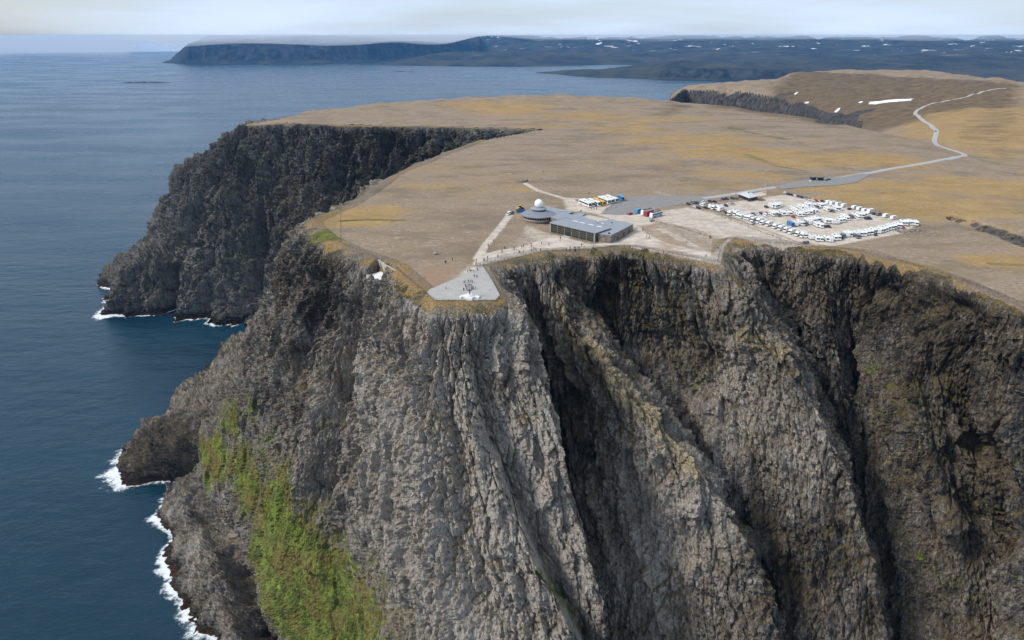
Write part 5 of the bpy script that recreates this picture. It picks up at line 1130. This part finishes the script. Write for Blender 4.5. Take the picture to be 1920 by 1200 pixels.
row(1, 'in the upper middle row', P('1340,465,C 1390,460,C 1435,477,V 1490,458,C 1540,458,C 1600,460,C 1650,390,C 1690,420,C 1660,497,R 1730,470,C 1740,355,C 1790,362,C 1840,372,C 1880,332,C 1800,425,C 1850,440,C 1900,440,C'), (10, 5), 'in the upper middle row')
row(1, 'at the head of the lower middle row', P('1615,622,B 1680,612,C 1755,607,C 1835,597,V 1885,588,C'), (9, 5), 'at the head of the lower middle row')
row(1, "along the upper edge of the car park", P('1535,134,W 1580,154,D 1625,163,D 1690,178,W 1725,187,N 1785,203,D 1850,213,G 1900,236,W'), (8, 3.5), 'along the upper edge of the car park')
row(2, "at the end of the upper edge line", P('20,78,D 90,93,S 140,116,S 190,123,W 245,134,R 335,142,D'), (8, 3.5), 'at the end of the upper edge line')
row(2, "in the car park's upper right line", P('420,168,T 490,188,C 580,197,C 650,218,T 745,256,D 805,248,T 885,268,T 960,292,T 1055,308,C 1115,330,D 1175,343,V 1280,373,T 1395,403,T'), (9, -2), 'in the upper right line')
row(2, 'in the right half of the upper middle row', P('20,250,C 65,262,C 110,215,C 150,218,C 200,222,C 250,237,V 300,222,C 345,217,C 385,227,D 70,325,C 110,313,C 150,303,C 190,293,C 230,303,C 275,330,W 20,352,C 400,277,C 440,284,N 490,292,G 530,267,C 570,268,C 605,287,W'), (10, 4.5), 'in the right half of the upper middle row')
row(2, 'in the car park\'s lower middle row', P('20,492,C 70,494,V 110,458,C 150,453,C 200,443,C 250,433,C 250,512,C 300,522,C 365,522,D 430,522,D 370,448,C 415,453,C 475,458,C 535,463,C 585,443,C 630,438,C 650,385,C 690,412,C 765,382,V 810,372,C 870,402,U 885,362,C 925,367,C 965,352,C 990,402,D 1045,402,D'), (10, 5), 'in the lower middle row')
row(2, 'in the car park\'s long bottom row', P('55,667,C 150,692,C 75,762,G 250,722,C 300,724,C 390,724,C 440,730,C 515,707,C 560,702,C 605,690,K 645,672,V 685,652,C 740,652,C 825,652,C 860,682,V 905,643,C 955,642,C 1005,627,C 1060,622,C 1090,603,C 1125,643,D 1160,603,C 1200,592,C 1240,583,C 1280,571,C 1320,553,C 1360,548,C 1400,537,C 1440,522,C 1490,522,C 1545,541,R 1530,482,C 1580,482,C 1640,477,C 1690,482,C 1730,490,C'), (9, 6.5), 'in the long bottom row')

# ------------------------------------------------------------------ people
def person_me(pose):
    bm = bmesh.new(); st, sw, ln = pose     # stride, arm swing, lean
    J = [(0,0,.95),(0,0,1.2),(0+ln*.5,0,1.44),(ln*.6,0,1.54),(ln*.7,0,1.68),(ln*.7,0,1.78), (st*.05,.10,.90),(st*.22,.11,.50),(st*.36,.11,.06),(st*.36+.16,.12,.03), (-st*.05,-.10,.90),(-st*.2,-.11,.50),(-st*.42,-.11,.06),(-st*.42+.16,-.12,.03),
         (ln*.5,.20,1.42),(-sw*.18,.25,1.14),(-sw*.1+.08,.25,.88), (ln*.5,-.20,1.42),(sw*.18,-.25,1.14),(sw*.24+.06,-.25,.9)]
    Rr = [.15,.16,.15,.06,.10,.09,.095,.07,.05,.045,.095,.07,.05,.045,.075,.055,.04,.075,.055,.04]
    E = [(0,1),(1,2),(2,3),(3,4),(4,5),(0,6),(6,7),(7,8),(8,9),(0,10),(10,11),(11,12),(12,13),(2,14),(14,15),(15,16),(2,17),(17,18),(18,19)]
    me = bpy.data.meshes.new('person_rig'); me.from_pydata(J, E, []); o = bpy.data.objects.new('person_rig', me); C.objects.link(o)
    m = o.modifiers.new('skin', 'SKIN'); m.use_smooth_shade = True
    for i, v in enumerate(me.skin_vertices[0].data): v.radius = (Rr[i], Rr[i]); v.use_root = i == 0
    me.update(); dg = bpy.context.evaluated_depsgraph_get(); dg.update(); ev = bpy.data.meshes.new_from_object(o.evaluated_get(dg)); ev.name = 'person'
    bpy.data.objects.remove(o); ev.materials.clear()
    for k in range(3): ev.materials.append(None)
    for p in ev.polygons:
        z = p.center.z; p.material_index = 0 if .92 < z < 1.52 else (1 if z <= .92 else 2)
        if z > 1.72: p.material_index = 1
    return ev
POSES = [person_me(p) for p in [(0,.1,0), (.8,.9,.08), (.5,-.7,.05), (.15,.2,.02)]]
SKIN = A('skin', (.45, .28, .20), .6)
CLO = {k: A(k+'_cloth', c, .85, .15, 4., .2) for k, c in dict(black=(.02,.02,.022), navy=(.025,.035,.08), grey=(.10,.10,.105), red=(.42,.04,.035), blue=(.05,.12,.32), white=(.65,.65,.63), yellow=(.62,.55,.06), brown=(.12,.075,.045)).items()}
rq = random.Random(12)
def folk(zx0, zy0, sc, s, where, group):
    lst = []
    for q in s.split():
        f = q.split(','); px, py = zx0+float(f[0])/sc, zy0+float(f[1])/sc; col_ = f[2] if len(f) > 2 else rq.choice(['black', 'black', 'navy', 'grey', 'brown', 'black'])
        x, y, z = g(px, py+1.2); o = bpy.data.objects.new('person', rq.choice(POSES)); C.objects.link(o); o.location = (x, y, z+.12); o.rotation_euler = (0, 0, rq.uniform(0, 6.28)); k = rq.uniform(1.0, 1.12); o.scale = (k, k, k)
        for i, m in enumerate((CLO[col_], CLO[rq.choice(['black', 'navy', 'grey'])], SKIN)): o.material_slots[i].link = 'OBJECT'; o.material_slots[i].material = m
        tag(o, '', 'person', 'people in '+col_+' '+group); lst.append((px, o, 'person in '+col_, where))
    number(lst)
folk(790, 440, 8.57, '690,780 715,775 757,765,grey 795,760 822,775 710,840 683,900 806,875 833,878,navy 866,870', 'standing round the globe monument', 'round the globe monument')
folk(790, 440, 8.57, '745,600,blue 775,570 790,598 845,600 905,578 850,680 893,688 398,870 1098,885,white', 'on the paved terrace behind the globe', 'on the paved terrace')
folk(790, 440, 8.57, '883,425 883,462 1010,412 1065,380 1065,428 1006,425,red 1230,358 1295,282 1340,215,grey 1490,238', 'on the narrow path above the terrace', 'on the narrow path above the terrace')
folk(790, 440, 8.57, '383,450 397,452 500,408', 'on the bare heath left of the terrace', 'on the heath left of the terrace')
folk(790, 440, 8.57, '1075,180,red 1088,205,red 1165,105,grey', 'on the track leading to the round hall', 'on the track to the round hall')
folk(900, 420, 6, '470,268 490,256 438,322 448,330 487,318 575,235 578,262,red 605,285 605,313 580,303,red 627,288,grey 682,303 692,228 775,236,grey 280,275,grey 383,285', 'on the gravel left of the glazed hall', 'on the gravel path left of the hall')
folk(900, 420, 6, '905,168 900,188,white 970,298 1013,276 1013,306 1060,280 1076,281 1066,308 1076,308 1103,280 1118,281 1142,246 1170,268 1275,242,white 1215,303,grey', 'on the pale gravel below the glazed front', 'below the glazed front')
folk(900, 420, 6, '1690,265,grey 1712,268 1822,292 1840,298 1848,300 1875,153 1903,158 1830,73', 'right of the stone wing of the visitor centre', 'right of the stone wing')
folk(1140, 370, 7.385, '765,770,red 1355,823 1415,558 1405,562 1085,623,white', 'on the gravel above the square path corner', 'on the gravel above the path corner')
folk(1140, 370, 7.385, '1502,668,yellow 1515,695,yellow 1533,703', 'at the square corner of the cliff path', 'at the square path corner')
folk(1140, 370, 7.385, '690,163,yellow 712,168,yellow', 'standing behind the coaches on the bus park', 'behind the coaches')
folk(920, 310, 6.4, '1018,425 1030,430,red 1040,428 1056,424 1075,558 1090,555', 'waiting left of the coach rank', 'left of the coach rank')
folk(920, 310, 6.4, '1210,528,red 1272,523,red 1240,528 1370,535,blue 1393,525', 'standing in front of the coach rank', 'in front of the coach rank')
folk(920, 310, 6.4, '1178,340 630,82 437,178', 'walking alone on the open heath behind the radome', 'on the open heath')
